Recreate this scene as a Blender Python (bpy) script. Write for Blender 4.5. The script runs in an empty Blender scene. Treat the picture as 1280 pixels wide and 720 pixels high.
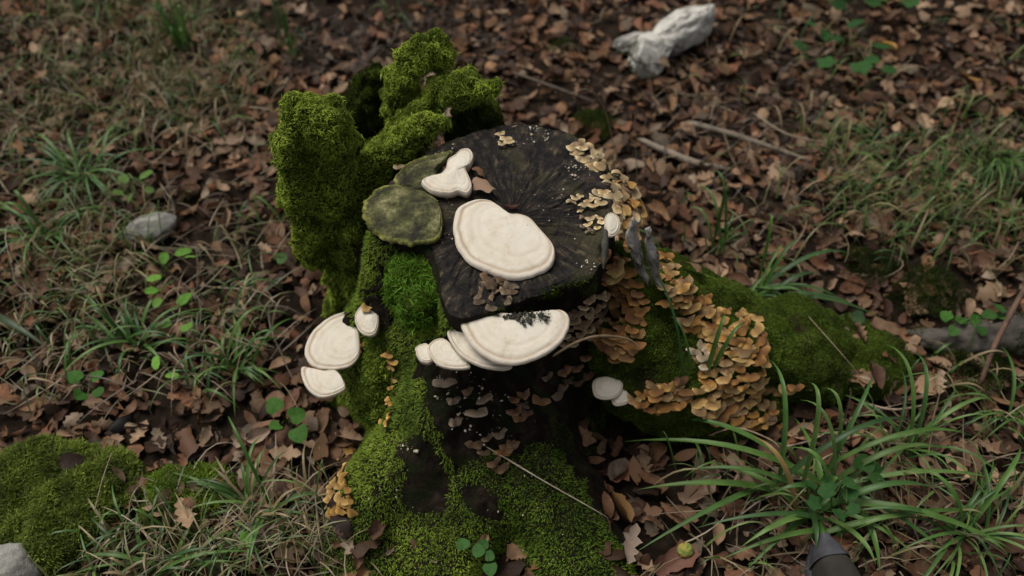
import bpy, math, random
import numpy as np
from mathutils import Vector, Matrix
from mathutils.bvhtree import BVHTree

rng = np.random.default_rng(7)
random.seed(7)
scene = bpy.context.scene
COL = scene.collection

# ------------------------------------------------------------------ camera
PITCH = math.radians(50.0)            # looking down by this angle
CAM = np.array([0.0, -1.0, 1.4])
FPX = 1108.0                          # focal length in pixels of a 1280 wide frame
cam_data = bpy.data.cameras.new('camera')
cam_data.sensor_width = 36.0
cam_data.lens = 36.0 * FPX / 1280.0
cam_data.clip_start = 0.05
cam_data.clip_end = 500
cam_data.dof.use_dof = True
cam_data.dof.focus_distance = 1.36
cam_data.dof.aperture_fstop = 2.2
cam = bpy.data.objects.new('camera', cam_data)
cam.location = CAM
cam.rotation_euler = (math.pi / 2 - PITCH, 0, 0)
COL.objects.link(cam)
scene.camera = cam

# ------------------------------------------------------------------ light
SUN_EL, SUN_AZ = math.radians(64), math.radians(-58)   # azimuth from +Y towards +X
world = bpy.data.worlds.new('World')
scene.world = world
world.use_nodes = True
wn, wl = world.node_tree.nodes, world.node_tree.links
sky = wn.new('ShaderNodeTexSky')
sky.sky_type = 'NISHITA'
sky.sun_disc = False
sky.sun_elevation = SUN_EL
sky.sun_rotation = SUN_AZ
sky.air_density = 1.0
sky.dust_density = 4.0
hsv = wn.new('ShaderNodeHueSaturation')
hsv.inputs['Saturation'].default_value = 0.12          # overcast: the sky light is nearly white
wl.new(sky.outputs[0], hsv.inputs['Color'])
wl.new(hsv.outputs[0], wn['Background'].inputs['Color'])
wn['Background'].inputs['Strength'].default_value = 0.05

sun_data = bpy.data.lights.new('sun', 'SUN')
sun_data.energy = 1.5
sun_data.angle = math.radians(35)
sun_data.color = (1.0, 0.94, 0.84)
sun = bpy.data.objects.new('sun', sun_data)
sdir = Vector((math.sin(SUN_AZ) * math.cos(SUN_EL), math.cos(SUN_AZ) * math.cos(SUN_EL), math.sin(SUN_EL)))
sun.rotation_euler = sdir.to_track_quat('Z', 'Y').to_euler()
sun.location = (0, 0, 6)
COL.objects.link(sun)

scene.view_settings.view_transform = 'Standard'
scene.view_settings.look = 'None'
scene.view_settings.exposure = 0.68
scene.view_settings.gamma = 1.0
scene.view_settings.use_curve_mapping = False
scene.render.engine = 'CYCLES'
scene.cycles.use_denoising = True
scene.cycles.max_bounces = 6
scene.cycles.transparent_max_bounces = 4

# ------------------------------------------------------------------ maths helpers
FWD = np.array([0, math.cos(PITCH), -math.sin(PITCH)])
UP = np.array([0, math.sin(PITCH), math.cos(PITCH)])
RIGHT = np.array([1.0, 0, 0])


def ray(px, py):
    d = FWD + RIGHT * ((px - 640) / FPX) + UP * ((360 - py) / FPX)
    return d / np.linalg.norm(d)


def P(px, py, z=0.0, n=None):
    """the place seen at a photo point, on the level plane z (or the plane through (0,0,z) with normal n)"""
    d = ray(px, py)
    n = np.array([0, 0, 1.0]) if n is None else np.asarray(n, float)
    t = np.dot(np.array([0, 0, z]) - CAM, n) / np.dot(d, n)
    return CAM + d * t


def PY(px, py, y):
    """the place seen at a photo point at depth y"""
    d = ray(px, py)
    return CAM + d * ((y - CAM[1]) / d[1])


def project(V):
    r = np.asarray(V) - CAM
    z = r @ FWD
    return np.stack([640 + FPX * (r @ RIGHT) / z, 360 - FPX * (r @ UP) / z], 1)


def inpoly(pts, poly):
    poly = np.asarray(poly, float)
    x, y = pts[:, 0], pts[:, 1]
    inside = np.zeros(len(pts), bool)
    j = len(poly) - 1
    for i in range(len(poly)):
        xi, yi = poly[i]
        xj, yj = poly[j]
        c = ((yi > y) != (yj > y)) & (x < (xj - xi) * (y - yi) / (yj - yi + 1e-12) + xi)
        inside ^= c
        j = i
    return inside


def _hash(i, j, k, seed):
    h = (i * 374761393 + j * 668265263 + k * 2147483647 + seed * 974634777) & 0xFFFFFFFF
    h = ((h ^ (h >> 13)) * 1274126177) & 0xFFFFFFFF
    h = (h ^ (h >> 16)) & 0xFFFFFFFF
    return h.astype(np.float64) / 0xFFFFFFFF


def noise(p, scale=1.0, seed=0):
    """value noise, -1..1"""
    p = np.asarray(p, float) * scale + 1000.37
    i = np.floor(p).astype(np.int64)
    f = p - i
    f = f * f * (3 - 2 * f)
    out = 0
    for dx in (0, 1):
        for dy in (0, 1):
            for dz in (0, 1):
                w = (f[:, 0] if dx else 1 - f[:, 0]) * (f[:, 1] if dy else 1 - f[:, 1]) * (f[:, 2] if dz else 1 - f[:, 2])
                out = out + w * _hash(i[:, 0] + dx, i[:, 1] + dy, i[:, 2] + dz, seed)
    return out * 2 - 1


def fbm(p, scale=1.0, octaves=3, seed=0):
    a, s, t = 1.0, 0.0, 0.0
    for o in range(octaves):
        s = s + a * noise(p, scale * 2 ** o, seed + o * 17)
        t += a
        a *= 0.5
    return s / t


def normals(V, F):
    N = np.zeros_like(V)
    F = np.asarray(F)
    if F.shape[1] == 4:
        fn = np.cross(V[F[:, 2]] - V[F[:, 0]], V[F[:, 3]] - V[F[:, 1]])
    else:
        fn = np.cross(V[F[:, 1]] - V[F[:, 0]], V[F[:, 2]] - V[F[:, 0]])
    for c in range(F.shape[1]):
        np.add.at(N, F[:, c], fn)
    return N / (np.linalg.norm(N, axis=1, keepdims=True) + 1e-12)


def unit(v):
    v = np.asarray(v, float)
    return v / (np.linalg.norm(v, axis=-1, keepdims=True) + 1e-12)


# ------------------------------------------------------------------ object helpers
def mesh(name, V, F, mat=None, cols=None, smooth=True):
    V = np.asarray(V, np.float32)
    F = np.asarray(F, np.int32)
    me = bpy.data.meshes.new(name)
    me.vertices.add(len(V))
    me.vertices.foreach_set('co', V.ravel())
    k = F.shape[1]
    me.loops.add(F.size)
    me.loops.foreach_set('vertex_index', F.ravel())
    me.polygons.add(len(F))
    me.polygons.foreach_set('loop_start', np.arange(0, F.size, k, dtype=np.int32))
    me.update(calc_edges=True)
    me.polygons.foreach_set('use_smooth', np.full(len(F), smooth))
    if cols is not None:
        cols = np.asarray(cols, np.float32)
        c4 = np.ones((len(V), 4), np.float32)
        c4[:, :3] = cols
        ca = me.color_attributes.new('col', 'FLOAT_COLOR', 'POINT')
        ca.data.foreach_set('color', c4.ravel())
    if mat:
        me.materials.append(mat)
    me.update()
    return me


def link(name, data, parent=None, label=None, cat=None, group=None, kind=None, color=None):
    o = bpy.data.objects.new(name, data)
    COL.objects.link(o)
    o.parent = parent
    if label: o['label'] = label
    if cat: o['category'] = cat
    if group: o['group'] = group
    if kind: o['kind'] = kind
    if color is not None: o.color = (*color, 1)
    return o


def obj(name, V, F, mat, parent=None, cols=None, smooth=True, **kw):
    return link(name, mesh(name, V, F, mat, cols, smooth), parent, **kw)


def empty(name, loc, label, cat, group=None):
    o = link(name, None, None, label, cat, group)
    o.location = loc
    o.empty_display_size = 0.02
    return o


def rel(V, origin):
    return np.asarray(V) - np.asarray(origin)


def catmull(pts, n, closed=False):
    pts = np.asarray(pts, float)
    m = len(pts)
    out = []
    segs = m if closed else m - 1
    ts = np.linspace(0, segs, n, endpoint=not closed)
    for t in ts:
        i = min(int(t), segs - 1)
        u = t - i
        if closed:
            p0, p1, p2, p3 = pts[(i - 1) % m], pts[i % m], pts[(i + 1) % m], pts[(i + 2) % m]
        else:
            p0, p1, p2, p3 = pts[max(i - 1, 0)], pts[i], pts[i + 1], pts[min(i + 2, m - 1)]
        out.append(0.5 * ((2 * p1) + (-p0 + p2) * u + (2 * p0 - 5 * p1 + 4 * p2 - p3) * u * u + (-p0 + 3 * p1 - 3 * p2 + p3) * u ** 3))
    return np.array(out)


def tube(path, radii, n=24, m=16, flat=1.0, cap=True):
    """tapered tube through points; flat squashes it vertically"""
    C = catmull(path, n)
    R = catmull([[r] for r in radii], n)[:, 0]
    if cap:
        u = np.linspace(0, 1, n)
        R = R * np.clip(np.sqrt(np.clip(1 - (1 - np.clip(u / 0.12, 0, 1)) ** 2, 0, 1)), .05, 1)
        R = R * np.clip(np.sqrt(np.clip(1 - (1 - np.clip((1 - u) / 0.12, 0, 1)) ** 2, 0, 1)), .05, 1)
    T = unit(np.gradient(C, axis=0))
    up = np.array([0, 0, 1.0]) if abs(T[0][2]) < .9 else np.array([0, 1.0, 0])
    V = []
    a = np.linspace(0, 2 * np.pi, m, endpoint=False)
    for i in range(n):
        s = unit(np.cross(T[i], up))
        q = unit(np.cross(s, T[i]))
        up = q
        V.append(C[i] + R[i] * (np.outer(np.cos(a), s) + flat * np.outer(np.sin(a), q)))
    V = np.concatenate(V)
    F = []
    for i in range(n - 1):
        for j in range(m):
            F.append((i * m + j, i * m + (j + 1) % m, (i + 1) * m + (j + 1) % m, (i + 1) * m + j))
    b = len(V)
    V = np.vstack([V, C[0], C[-1]])
    for j in range(m):
        F.append((b, (j + 1) % m, j, b))
        F.append((b + 1, (n - 1) * m + j, (n - 1) * m + (j + 1) % m, b + 1))
    return V, np.array([f if f[0] != f[3] else (f[0], f[1], f[2], f[2]) for f in F])


def tris(F):
    F = np.asarray(F)
    if F.shape[1] == 3:
        return F
    T = np.vstack([F[:, [0, 1, 2]], F[:, [0, 2, 3]]])
    return T[(T[:, 0] != T[:, 1]) & (T[:, 1] != T[:, 2]) & (T[:, 0] != T[:, 2])]


# ------------------------------------------------------------------ materials
def mat(name, build):
    m = bpy.data.materials.new(name)
    m.use_nodes = True
    nt = m.node_tree
    b = nt.nodes['Principled BSDF']
    build(nt, nt.nodes, nt.links, b)
    return m


def N_(nt, t, **kw):
    n = nt.nodes.new(t)
    for k, v in kw.items():
        if k in n.inputs.keys() if hasattr(n, 'inputs') else False:
            n.inputs[k].default_value = v
        else:
            setattr(n, k, v)
    return n


def noise_node(nt, scale, detail=4, rough=.6, vec=None):
    n = nt.nodes.new('ShaderNodeTexNoise')
    n.inputs['Scale'].default_value = scale
    n.inputs['Detail'].default_value = detail
    n.inputs['Roughness'].default_value = rough
    if vec is None:
        tc = nt.nodes.new('ShaderNodeTexCoord')
        vec = tc.outputs['Object']
    nt.links.new(vec, n.inputs['Vector'])
    return n.outputs['Fac']


def ramp(nt, fac, stops):
    r = nt.nodes.new('ShaderNodeValToRGB')
    e = r.color_ramp.elements
    while len(e) < len(stops):
        e.new(0.5)
    for k, (p, c) in enumerate(stops):
        e[k].position = p
        e[k].color = (*c, 1) if len(c) == 3 else c
    nt.links.new(fac, r.inputs[0])
    return r.outputs[0]


def mix(nt, a, b, fac, mode='MIX'):
    m = nt.nodes.new('ShaderNodeMix')
    m.data_type = 'RGBA'
    m.blend_type = mode
    for sock, v in ((m.inputs[0], fac), (m.inputs[6], a), (m.inputs[7], b)):
        if hasattr(v, 'is_linked'):
            nt.links.new(v, sock)
        elif isinstance(v, (int, float)):
            sock.default_value = v
        else:
            sock.default_value = (*v, 1)
    return m.outputs[2]


def bump(nt, b, fac, strength, dist):
    n = nt.nodes.new('ShaderNodeBump')
    n.inputs['Strength'].default_value = strength
    n.inputs['Distance'].default_value = dist
    nt.links.new(fac, n.inputs['Height'])
    nt.links.new(n.outputs[0], b.inputs['Normal'])


def col_attr(nt):
    a = nt.nodes.new('ShaderNodeVertexColor')
    a.layer_name = 'col'
    return a.outputs[0]


def object_color(nt):
    o = nt.nodes.new('ShaderNodeObjectInfo')
    return o.outputs['Color']


def leafy(nt, b, color, trans=.35, rough=.5, spec=.3):
    """thin leaf: principled plus translucency"""
    nt.links.new(color, b.inputs['Base Color'])
    b.inputs['Roughness'].default_value = rough
    b.inputs['Specular IOR Level'].default_value = spec
    t = nt.nodes.new('ShaderNodeBsdfTranslucent')
    nt.links.new(color, t.inputs['Color'])
    ms = nt.nodes.new('ShaderNodeMixShader')
    ms.inputs[0].default_value = trans
    nt.links.new(b.outputs[0], ms.inputs[1])
    nt.links.new(t.outputs[0], ms.inputs[2])
    nt.links.new(ms.outputs[0], nt.nodes['Material Output'].inputs[0])


def m_soil(nt, n, l, b):
    f = noise_node(nt, 30, 8, .7)
    c = ramp(nt, f, [(.3, (.016, .011, .008)), (.55, (.038, .026, .018)), (.75, (.075, .052, .036))])
    l.new(c, b.inputs['Base Color'])
    b.inputs['Roughness'].default_value = .95
    b.inputs['Specular IOR Level'].default_value = .08
    bump(nt, b, noise_node(nt, 90, 6, .7), 1, .02)


def m_bark(nt, n, l, b):
    tc = n.new('ShaderNodeTexCoord')
    mp = n.new('ShaderNodeMapping')
    mp.inputs['Scale'].default_value = (1, 1, .3)
    l.new(tc.outputs['Object'], mp.inputs['Vector'])
    f = noise_node(nt, 38, 8, .7, mp.outputs[0])
    c = ramp(nt, f, [(.3, (.006, .005, .004)), (.48, (.02, .014, .010)), (.62, (.055, .038, .027)), (.78, (.13, .095, .068))])
    g = noise_node(nt, 14, 5, .65)
    gm = ramp(nt, g, [(.5, (0, 0, 0)), (.62, (1, 1, 1))])
    c = mix(nt, c, (.022, .032, .009), gm)
    w = ramp(nt, noise_node(nt, 120, 4, .7), [(.66, (0, 0, 0)), (.72, (1, 1, 1))])
    w2 = ramp(nt, noise_node(nt, 9, 3, .6), [(.52, (0, 0, 0)), (.66, (1, 1, 1))])
    c = mix(nt, c, (.33, .31, .26), mix(nt, w, w2, 1.0, 'MULTIPLY'))
    l.new(c, b.inputs['Base Color'])
    b.inputs['Roughness'].default_value = .8
    b.inputs['Specular IOR Level'].default_value = .12
    bump(nt, b, noise_node(nt, 55, 9, .8, mp.outputs[0]), 1, .025)


def m_cut(nt, n, l, b):
    tc = n.new('ShaderNodeTexCoord')
    sp = n.new('ShaderNodeSeparateXYZ')
    l.new(tc.outputs['Object'], sp.inputs[0])
    at = n.new('ShaderNodeMath'); at.operation = 'ARCTAN2'
    l.new(sp.outputs[1], at.inputs[0]); l.new(sp.outputs[0], at.inputs[1])
    ln = n.new('ShaderNodeVectorMath'); ln.operation = 'LENGTH'
    l.new(tc.outputs['Object'], ln.inputs[0])
    cb = n.new('ShaderNodeCombineXYZ')
    l.new(at.outputs[0], cb.inputs[0]); l.new(ln.outputs['Value'], cb.inputs[1])
    mp = n.new('ShaderNodeMapping'); mp.inputs['Scale'].default_value = (9, 22, 1)
    l.new(cb.outputs[0], mp.inputs['Vector'])
    streak = noise_node(nt, 1.6, 8, .68, mp.outputs[0])
    mp2 = n.new('ShaderNodeMapping'); mp2.inputs['Scale'].default_value = (1.2, 260, 1)
    l.new(cb.outputs[0], mp2.inputs['Vector'])
    rings = noise_node(nt, 1.0, 3, .5, mp2.outputs[0])
    base = ramp(nt, streak, [(.36, (.005, .005, .005)), (.5, (.013, .011, .011)), (.58, (.04, .031, .024)), (.70, (.15, .12, .075))])
    base = mix(nt, base, ramp(nt, rings, [(.35, (.55, .55, .55)), (.65, (1.35, 1.3, 1.25))]), .7, 'MULTIPLY')
    olive = ramp(nt, noise_node(nt, 11, 4, .6), [(.50, (0, 0, 0)), (.68, (1, 1, 1))])
    base = mix(nt, base, (.085, .076, .034), mix(nt, olive, (.6, .6, .6), 1.0, 'MULTIPLY'))
    pl = ramp(nt, noise_node(nt, 8, 3, .6), [(.56, (0, 0, 0)), (.7, (1, 1, 1))])
    base = mix(nt, base, (.085, .055, .050), mix(nt, pl, (.5, .5, .5), 1.0, 'MULTIPLY'))
    sp1 = ramp(nt, noise_node(nt, 150, 3, .6), [(.69, (0, 0, 0)), (.73, (1, 1, 1))])
    sp2 = ramp(nt, noise_node(nt, 12, 3, .6), [(.5, (0, 0, 0)), (.62, (1, 1, 1))])
    base = mix(nt, base, (.35, .32, .25), mix(nt, sp1, sp2, 1.0, 'MULTIPLY'))
    l.new(base, b.inputs['Base Color'])
    b.inputs['Roughness'].default_value = .6
    b.inputs['Specular IOR Level'].default_value = .16
    bump(nt, b, mix(nt, streak, rings, .35), 1.0, .008)


def m_moss(nt, n, l, b):
    leafy(nt, b, col_attr(nt), .48, .7, .12)


def m_mossbase(nt, n, l, b):
    f = noise_node(nt, 120, 5, .7)
    c = ramp(nt, f, [(.35, (.022, .030, .006)), (.55, (.05, .075, .011)), (.75, (.09, .135, .016))])
    br = ramp(nt, noise_node(nt, 16, 4, .65), [(.56, (0, 0, 0)), (.68, (1, 1, 1))])
    c = mix(nt, c, (.035, .025, .015), br)
    l.new(c, b.inputs['Base Color'])
    b.inputs['Roughness'].default_value = .95
    b.inputs['Specular IOR Level'].default_value = .0
    bump(nt, b, noise_node(nt, 200, 4, .7), 1, .006)


def m_leaf_joined(nt, n, l, b):
    c = col_attr(nt)
    v = ramp(nt, noise_node(nt, 70, 5, .65), [(.3, (.55, .52, .5)), (.7, (1.25, 1.22, 1.2))])
    leafy(nt, b, mix(nt, c, v, 1.0, 'MULTIPLY'), .12, .65, .2)


def m_leaf_single(nt, n, l, b):
    c = object_color(nt)
    v = ramp(nt, noise_node(nt, 60, 5, .65), [(.3, (.55, .5, .46)), (.5, (1, .97, .95)), (.72, (1.3, 1.25, 1.2))])
    vein = ramp(nt, noise_node(nt, 220, 2, .6), [(.35, (.75, .72, .7)), (.6, (1.05, 1.05, 1.05))])
    c = mix(nt, mix(nt, c, v, 1.0, 'MULTIPLY'), vein, .7, 'MULTIPLY')
    leafy(nt, b, c, .12, .6, .22)


def m_blade(nt, n, l, b):
    c = object_color(nt)
    v = ramp(nt, noise_node(nt, 30, 3, .6), [(.3, (.7, .72, .6)), (.7, (1.2, 1.15, 1.1))])
    leafy(nt, b, mix(nt, c, v, 1.0, 'MULTIPLY'), .28, .42, .4)


def m_herb(nt, n, l, b):
    c = object_color(nt)
    v = ramp(nt, noise_node(nt, 5, 4, .6), [(.3, (.75, .78, .7)), (.7, (1.2, 1.15, 1.1))])
    leafy(nt, b, mix(nt, c, v, 1.0, 'MULTIPLY'), .3, .65, .15)


def m_grass_joined(nt, n, l, b):
    leafy(nt, b, col_attr(nt), .25, .45, .4)


def m_fungus(nt, n, l, b):
    c = col_attr(nt)
    v = ramp(nt, noise_node(nt, 38, 7, .68), [(.30, (.78, .71, .62)), (.42, (.95, .93, .90)), (.56, (1.0, 1.0, 1.0))])
    c = mix(nt, c, v, 1.0, 'MULTIPLY')
    sp = ramp(nt, noise_node(nt, 260, 2, .5), [(.735, (0, 0, 0)), (.76, (1, 1, 1))])
    sp2 = ramp(nt, noise_node(nt, 30, 2, .5), [(.5, (0, 0, 0)), (.6, (1, 1, 1))])
    c = mix(nt, c, (.14, .09, .055), mix(nt, sp, sp2, 1.0, 'MULTIPLY'))
    l.new(c, b.inputs['Base Color'])
    b.inputs['Roughness'].default_value = .8
    b.inputs['Subsurface Weight'].default_value = .12
    b.inputs['Subsurface Radius'].default_value = (.006, .004, .002)
    b.inputs['Subsurface Scale'].default_value = .5
    bump(nt, b, noise_node(nt, 100, 8, .75), .6, .004)


def m_shelf(nt, n, l, b):
    c = mix(nt, col_attr(nt), object_color(nt), 1.0, 'MULTIPLY')
    v = ramp(nt, noise_node(nt, 60, 5, .65), [(.3, (.6, .56, .5)), (.65, (1.15, 1.12, 1.1))])
    l.new(mix(nt, c, v, 1.0, 'MULTIPLY'), b.inputs['Base Color'])
    b.inputs['Roughness'].default_value = .62
    b.inputs['Subsurface Weight'].default_value = .1
    b.inputs['Subsurface Radius'].default_value = (.005, .003, .001)
    bump(nt, b, noise_node(nt, 100, 4, .6), .5, .004)


def m_rock(nt, n, l, b):
    f = noise_node(nt, 18, 8, .68)
    c = ramp(nt, f, [(.3, (.10, .095, .085)), (.5, (.30, .29, .265)), (.7, (.46, .45, .42))])
    gr = ramp(nt, noise_node(nt, 9, 4, .65), [(.56, (0, 0, 0)), (.66, (1, 1, 1))])
    c = mix(nt, c, (.045, .055, .02), gr)
    l.new(c, b.inputs['Base Color'])
    b.inputs['Roughness'].default_value = .85
    bump(nt, b, noise_node(nt, 40, 8, .7), .8, .012)


def m_pale_rock(nt, n, l, b):
    f = noise_node(nt, 26, 8, .7)
    c = ramp(nt, f, [(.32, (.16, .15, .12)), (.45, (.52, .50, .46)), (.65, (.74, .72, .67))])
    gr = ramp(nt, noise_node(nt, 11, 4, .65), [(.58, (0, 0, 0)), (.66, (1, 1, 1))])
    c = mix(nt, c, (.06, .07, .03), gr)
    l.new(c, b.inputs['Base Color'])
    b.inputs['Roughness'].default_value = .85
    bump(nt, b, noise_node(nt, 60, 8, .7), .8, .01)


def m_twig(nt, n, l, b):
    v = ramp(nt, noise_node(nt, 60, 6, .7), [(.3, (.45, .42, .4)), (.7, (1.3, 1.28, 1.25))])
    l.new(mix(nt, object_color(nt), v, 1.0, 'MULTIPLY'), b.inputs['Base Color'])
    b.inputs['Roughness'].default_value = .8
    bump(nt, b, noise_node(nt, 120, 5, .7), .7, .003)


def m_silver(nt, n, l, b):
    f = noise_node(nt, 28, 8, .8)
    c = ramp(nt, f, [(.34, (.02, .017, .016)), (.42, (.16, .145, .135)), (.5, (.42, .40, .37)), (.62, (.70, .68, .64))])
    l.new(c, b.inputs['Base Color'])
    b.inputs['Roughness'].default_value = .8
    bump(nt, b, noise_node(nt, 90, 6, .75), 1, .006)


def m_crumb(nt, n, l, b):
    l.new(col_attr(nt), b.inputs['Base Color'])
    b.inputs['Roughness'].default_value = .85


def m_old(nt, n, l, b):
    c = col_attr(nt)
    f = noise_node(nt, 34, 7, .7)
    d = ramp(nt, f, [(.36, (.016, .015, .008)), (.46, (.05, .05, .018)), (.56, (.125, .125, .045)), (.66, (.30, .27, .15))])
    l.new(mix(nt, d, c, 1.0, 'MULTIPLY'), b.inputs['Base Color'])
    b.inputs['Roughness'].default_value = .9
    bump(nt, b, noise_node(nt, 110, 6, .7), 1, .005)


def m_rubber(nt, n, l, b):
    f = noise_node(nt, 40, 5, .6)
    l.new(ramp(nt, f, [(.3, (.03, .03, .036)), (.7, (.07, .071, .084))]), b.inputs['Base Color'])
    b.inputs['Roughness'].default_value = .6


def m_fabric(nt, n, l, b):
    f = noise_node(nt, 30, 5, .6)
    l.new(ramp(nt, f, [(.3, (.014, .012, .009)), (.7, (.03, .026, .02))]), b.inputs['Base Color'])
    b.inputs['Roughness'].default_value = .85
    bump(nt, b, noise_node(nt, 500, 2, .5), .4, .002)


M = {k: mat(k, f) for k, f in dict(
    forest_soil=m_soil, stump_bark=m_bark, cut_wood=m_cut, moss_leaf=m_moss, moss_base=m_mossbase, litter_leaf=m_leaf_joined,
    dead_leaf=m_leaf_single, grass_blade=m_blade, grass_mass=m_grass_joined, herb_leaf=m_herb, white_fungus=m_fungus, shelf_fungus=m_shelf,
    limestone=m_rock, pale_limestone=m_pale_rock, twig_bark=m_twig, silver_bark=m_silver, crust=m_crumb, old_fungus=m_old, shoe_rubber=m_rubber,
    shoe_fabric=m_fabric).items()}

# ================================================================== GROUND
def ground_z(x, y):
    p = np.stack([np.atleast_1d(x), np.atleast_1d(y), np.zeros_like(np.atleast_1d(x))], 1)
    z = .030 * fbm(p, 1.6, 3, 3) + .010 * fbm(p, 9, 3, 5)
    return z


ax = np.concatenate([np.array([-60, -25, -10, -6, -4, -3]), np.arange(-2.4, 2.41, .03), np.array([3, 4, 6, 10, 25, 60])])
ay = np.concatenate([np.array([-60, -25, -10, -5, -3, -1.8]), np.arange(-1.2, 2.61, .03), np.array([3, 4, 6, 10, 25, 60])])
gx, gy = np.meshgrid(ax, ay)
GV = np.stack([gx.ravel(), gy.ravel(), ground_z(gx.ravel(), gy.ravel()) - .012], 1)
nx = len(ax)
ii = np.arange(len(ay) - 1)[:, None] * nx + np.arange(nx - 1)[None]
ii = ii.ravel()
GF = np.stack([ii, ii + 1, ii + nx + 1, ii + nx], 1)
obj('ground', GV, GF, M['forest_soil'], kind='structure', label='dark forest soil under the leaf litter')

# ================================================================== TREE STUMP
ZC = 0.40
stump = empty('tree_stump', (0, 0, 0), 'rotting dark tree stump with sawn top, torn mossy shards and flaring roots', 'tree stump')
OUT = [(476, 232), (505, 207), (535, 188), (575, 167), (620, 154), (668, 152), (712, 163), (742, 184), (762, 208), (774, 245), (768, 290),
       (755, 322), (742, 345), (700, 360), (655, 376), (610, 392), (572, 396), (553, 376), (548, 340), (535, 308), (505, 300), (478, 292), (466, 265)]
ctr = P(640, 275, ZC)
oW = np.array([P(a, b_, ZC) for a, b_ in OUT]) - ctr
oW = catmull(oW, 600, True)
oang = np.arctan2(oW[:, 1], oW[:, 0])
orad = np.hypot(oW[:, 0], oW[:, 1])
order = np.argsort(oang)
NT = 420
TH = np.linspace(-np.pi, np.pi, NT, endpoint=False)
RT = np.interp(TH, oang[order], orad[order], period=2 * np.pi)
RT = RT + .006 * fbm(np.stack([np.cos(TH), np.sin(TH), 0 * TH], 1), 7, 4, 19)


def lobe(th, c, w):
    d = (th - math.radians(c) + np.pi) % (2 * np.pi) - np.pi
    return np.exp(-(d / math.radians(w)) ** 2)


LOBES = []                            # root lobes: direction, reach past the rim, width in degrees, how low it starts


def root_lobe(tip, width, power):
    d = P(*tip, 0) - ctr
    t_ = math.atan2(d[1], d[0])
    LOBES.append((math.degrees(t_), math.hypot(d[0], d[1]) - np.interp(t_, TH, RT, period=2 * np.pi), width, power))


root_lobe((436, 690), 15, 1.9)
root_lobe((755, 790), 15, 2.5)
root_lobe((568, 730), 12, 2.8)
FL = .03 + .05 * lobe(TH, 180, 40) + .05 * lobe(TH, 0, 35) + .04 * lobe(TH, 90, 50)
NZ = 96
zz = np.concatenate([[ZC - .004], np.linspace(ZC - .010, -.07, NZ - 1)])
TV = []
for k, z in enumerate(zz):
    u = np.clip((ZC - z) / ZC, 0, 1.2)
    r = RT + FL * u ** 1.7 - .012 * math.sin(math.pi * min(1, u * 1.3)) + (.0 if k else -.003)
    r = r - .045 * lobe(TH, -80, 30) * math.sin(math.pi * min(1, u)) ** 1.2
    r = r + .090 * lobe(TH, 198, 26) * min(1, u * 1.6) ** .8
    for (c, reach, w, pw) in LOBES:
        wob = .035 * math.sin(u * 9 + c)
        r = r + lobe(TH + wob, c, w) * reach * u ** pw
    TV.append(np.stack([r * np.cos(TH), r * np.sin(TH), np.full(NT, z)], 1))
TV = np.concatenate(TV)
nr = unit(TV * np.array([1, 1, 0]))
q = TV * np.array([1, 1, .3])
amp = np.clip((ZC - TV[:, 2]) / .04, .15, 1)
TV = TV + nr * (amp * (.018 * fbm(q, 13, 4, 11) + .008 * fbm(q, 55, 2, 12)))[:, None]
TV[:, 2] += np.where(TV[:, 2] < .3, .022 * fbm(TV, 12, 3, 13), 0) * np.clip((.3 - TV[:, 2]) / .1, 0, 1)
TV = TV + np.array([ctr[0], ctr[1], 0])
i0 = (np.arange(NZ - 1)[:, None] * NT + np.arange(NT)[None]).ravel()
i1 = (np.arange(NZ - 1)[:, None] * NT + ((np.arange(NT) + 1) % NT)[None]).ravel()
TF = np.stack([i0, i0 + NT, i1 + NT, i1], 1)
fc = TV[TF].mean(1) - np.array([ctr[0], ctr[1], 0])
fth = np.arctan2(fc[:, 1], fc[:, 0])
used = np.zeros(len(TF), bool)


def submesh(V, F, m_):
    f = F[m_]
    ids, inv = np.unique(f, return_inverse=True)
    return V[ids], inv.reshape(f.shape)


for (c, reach, w, pw) in LOBES:
    m_ = (lobe(fth, c, w) > .42) & (fc[:, 2] < .21) & ~used
    used |= m_
    obj('buttress_root', *submesh(TV, TF, m_), M['stump_bark'], stump)
trunk = obj('trunk', *submesh(TV, TF, ~used), M['stump_bark'], stump)

# the sawn face, with drying cracks cut into it
NR = 60
rimxy = TV[:NT, :2] - ctr[:2]
rr = np.linspace(0, 1, NR) ** .8
CV = []
cracks = [(random.uniform(-math.pi, math.pi), random.uniform(.15, .5), random.uniform(.75, 1.05), random.uniform(.004, .012)) for _ in range(26)]
for s in rr:
    x, y = rimxy[:, 0] * s, rimxy[:, 1] * s
    CV.append(np.stack([x, y, np.zeros(NT)], 1))
CV = np.concatenate(CV)
ss = np.repeat(rr, NT)
th = np.tile(TH, NR)
z = .0035 * fbm(CV, 9, 3, 21) + .0022 * fbm(CV * [1, 1, 1], 60, 2, 22)
zr = np.stack([np.cos(th) * 3, np.sin(th) * 3, ss * .35], 1)
z += .0016 * fbm(zr, 7, 3, 23) * np.clip(ss * 3, 0, 1)
for (a, s0, s1, dep) in cracks:
    aw = a + .12 * np.sin(ss * 7 + a * 5)
    d = np.abs((th - aw + np.pi) % (2 * np.pi) - np.pi) * (ss * .17)
    z -= dep * .45 * np.exp(-(d / .0011) ** 2) * ((ss > s0) & (ss < s1))
z = z - np.clip((ss - .90) / .10, 0, 1) ** 2 * (.004 + .010 * np.clip(fbm(CV, 26, 3, 29) + .15, 0, 1))
CV[:, 2] = z
i0 = (np.arange(NR - 1)[:, None] * NT + np.arange(NT)[None]).ravel()
i1 = (np.arange(NR - 1)[:, None] * NT + ((np.arange(NT) + 1) % NT)[None]).ravel()
CF = np.stack([i0, i0 + NT, i1 + NT, i1], 1)
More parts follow.
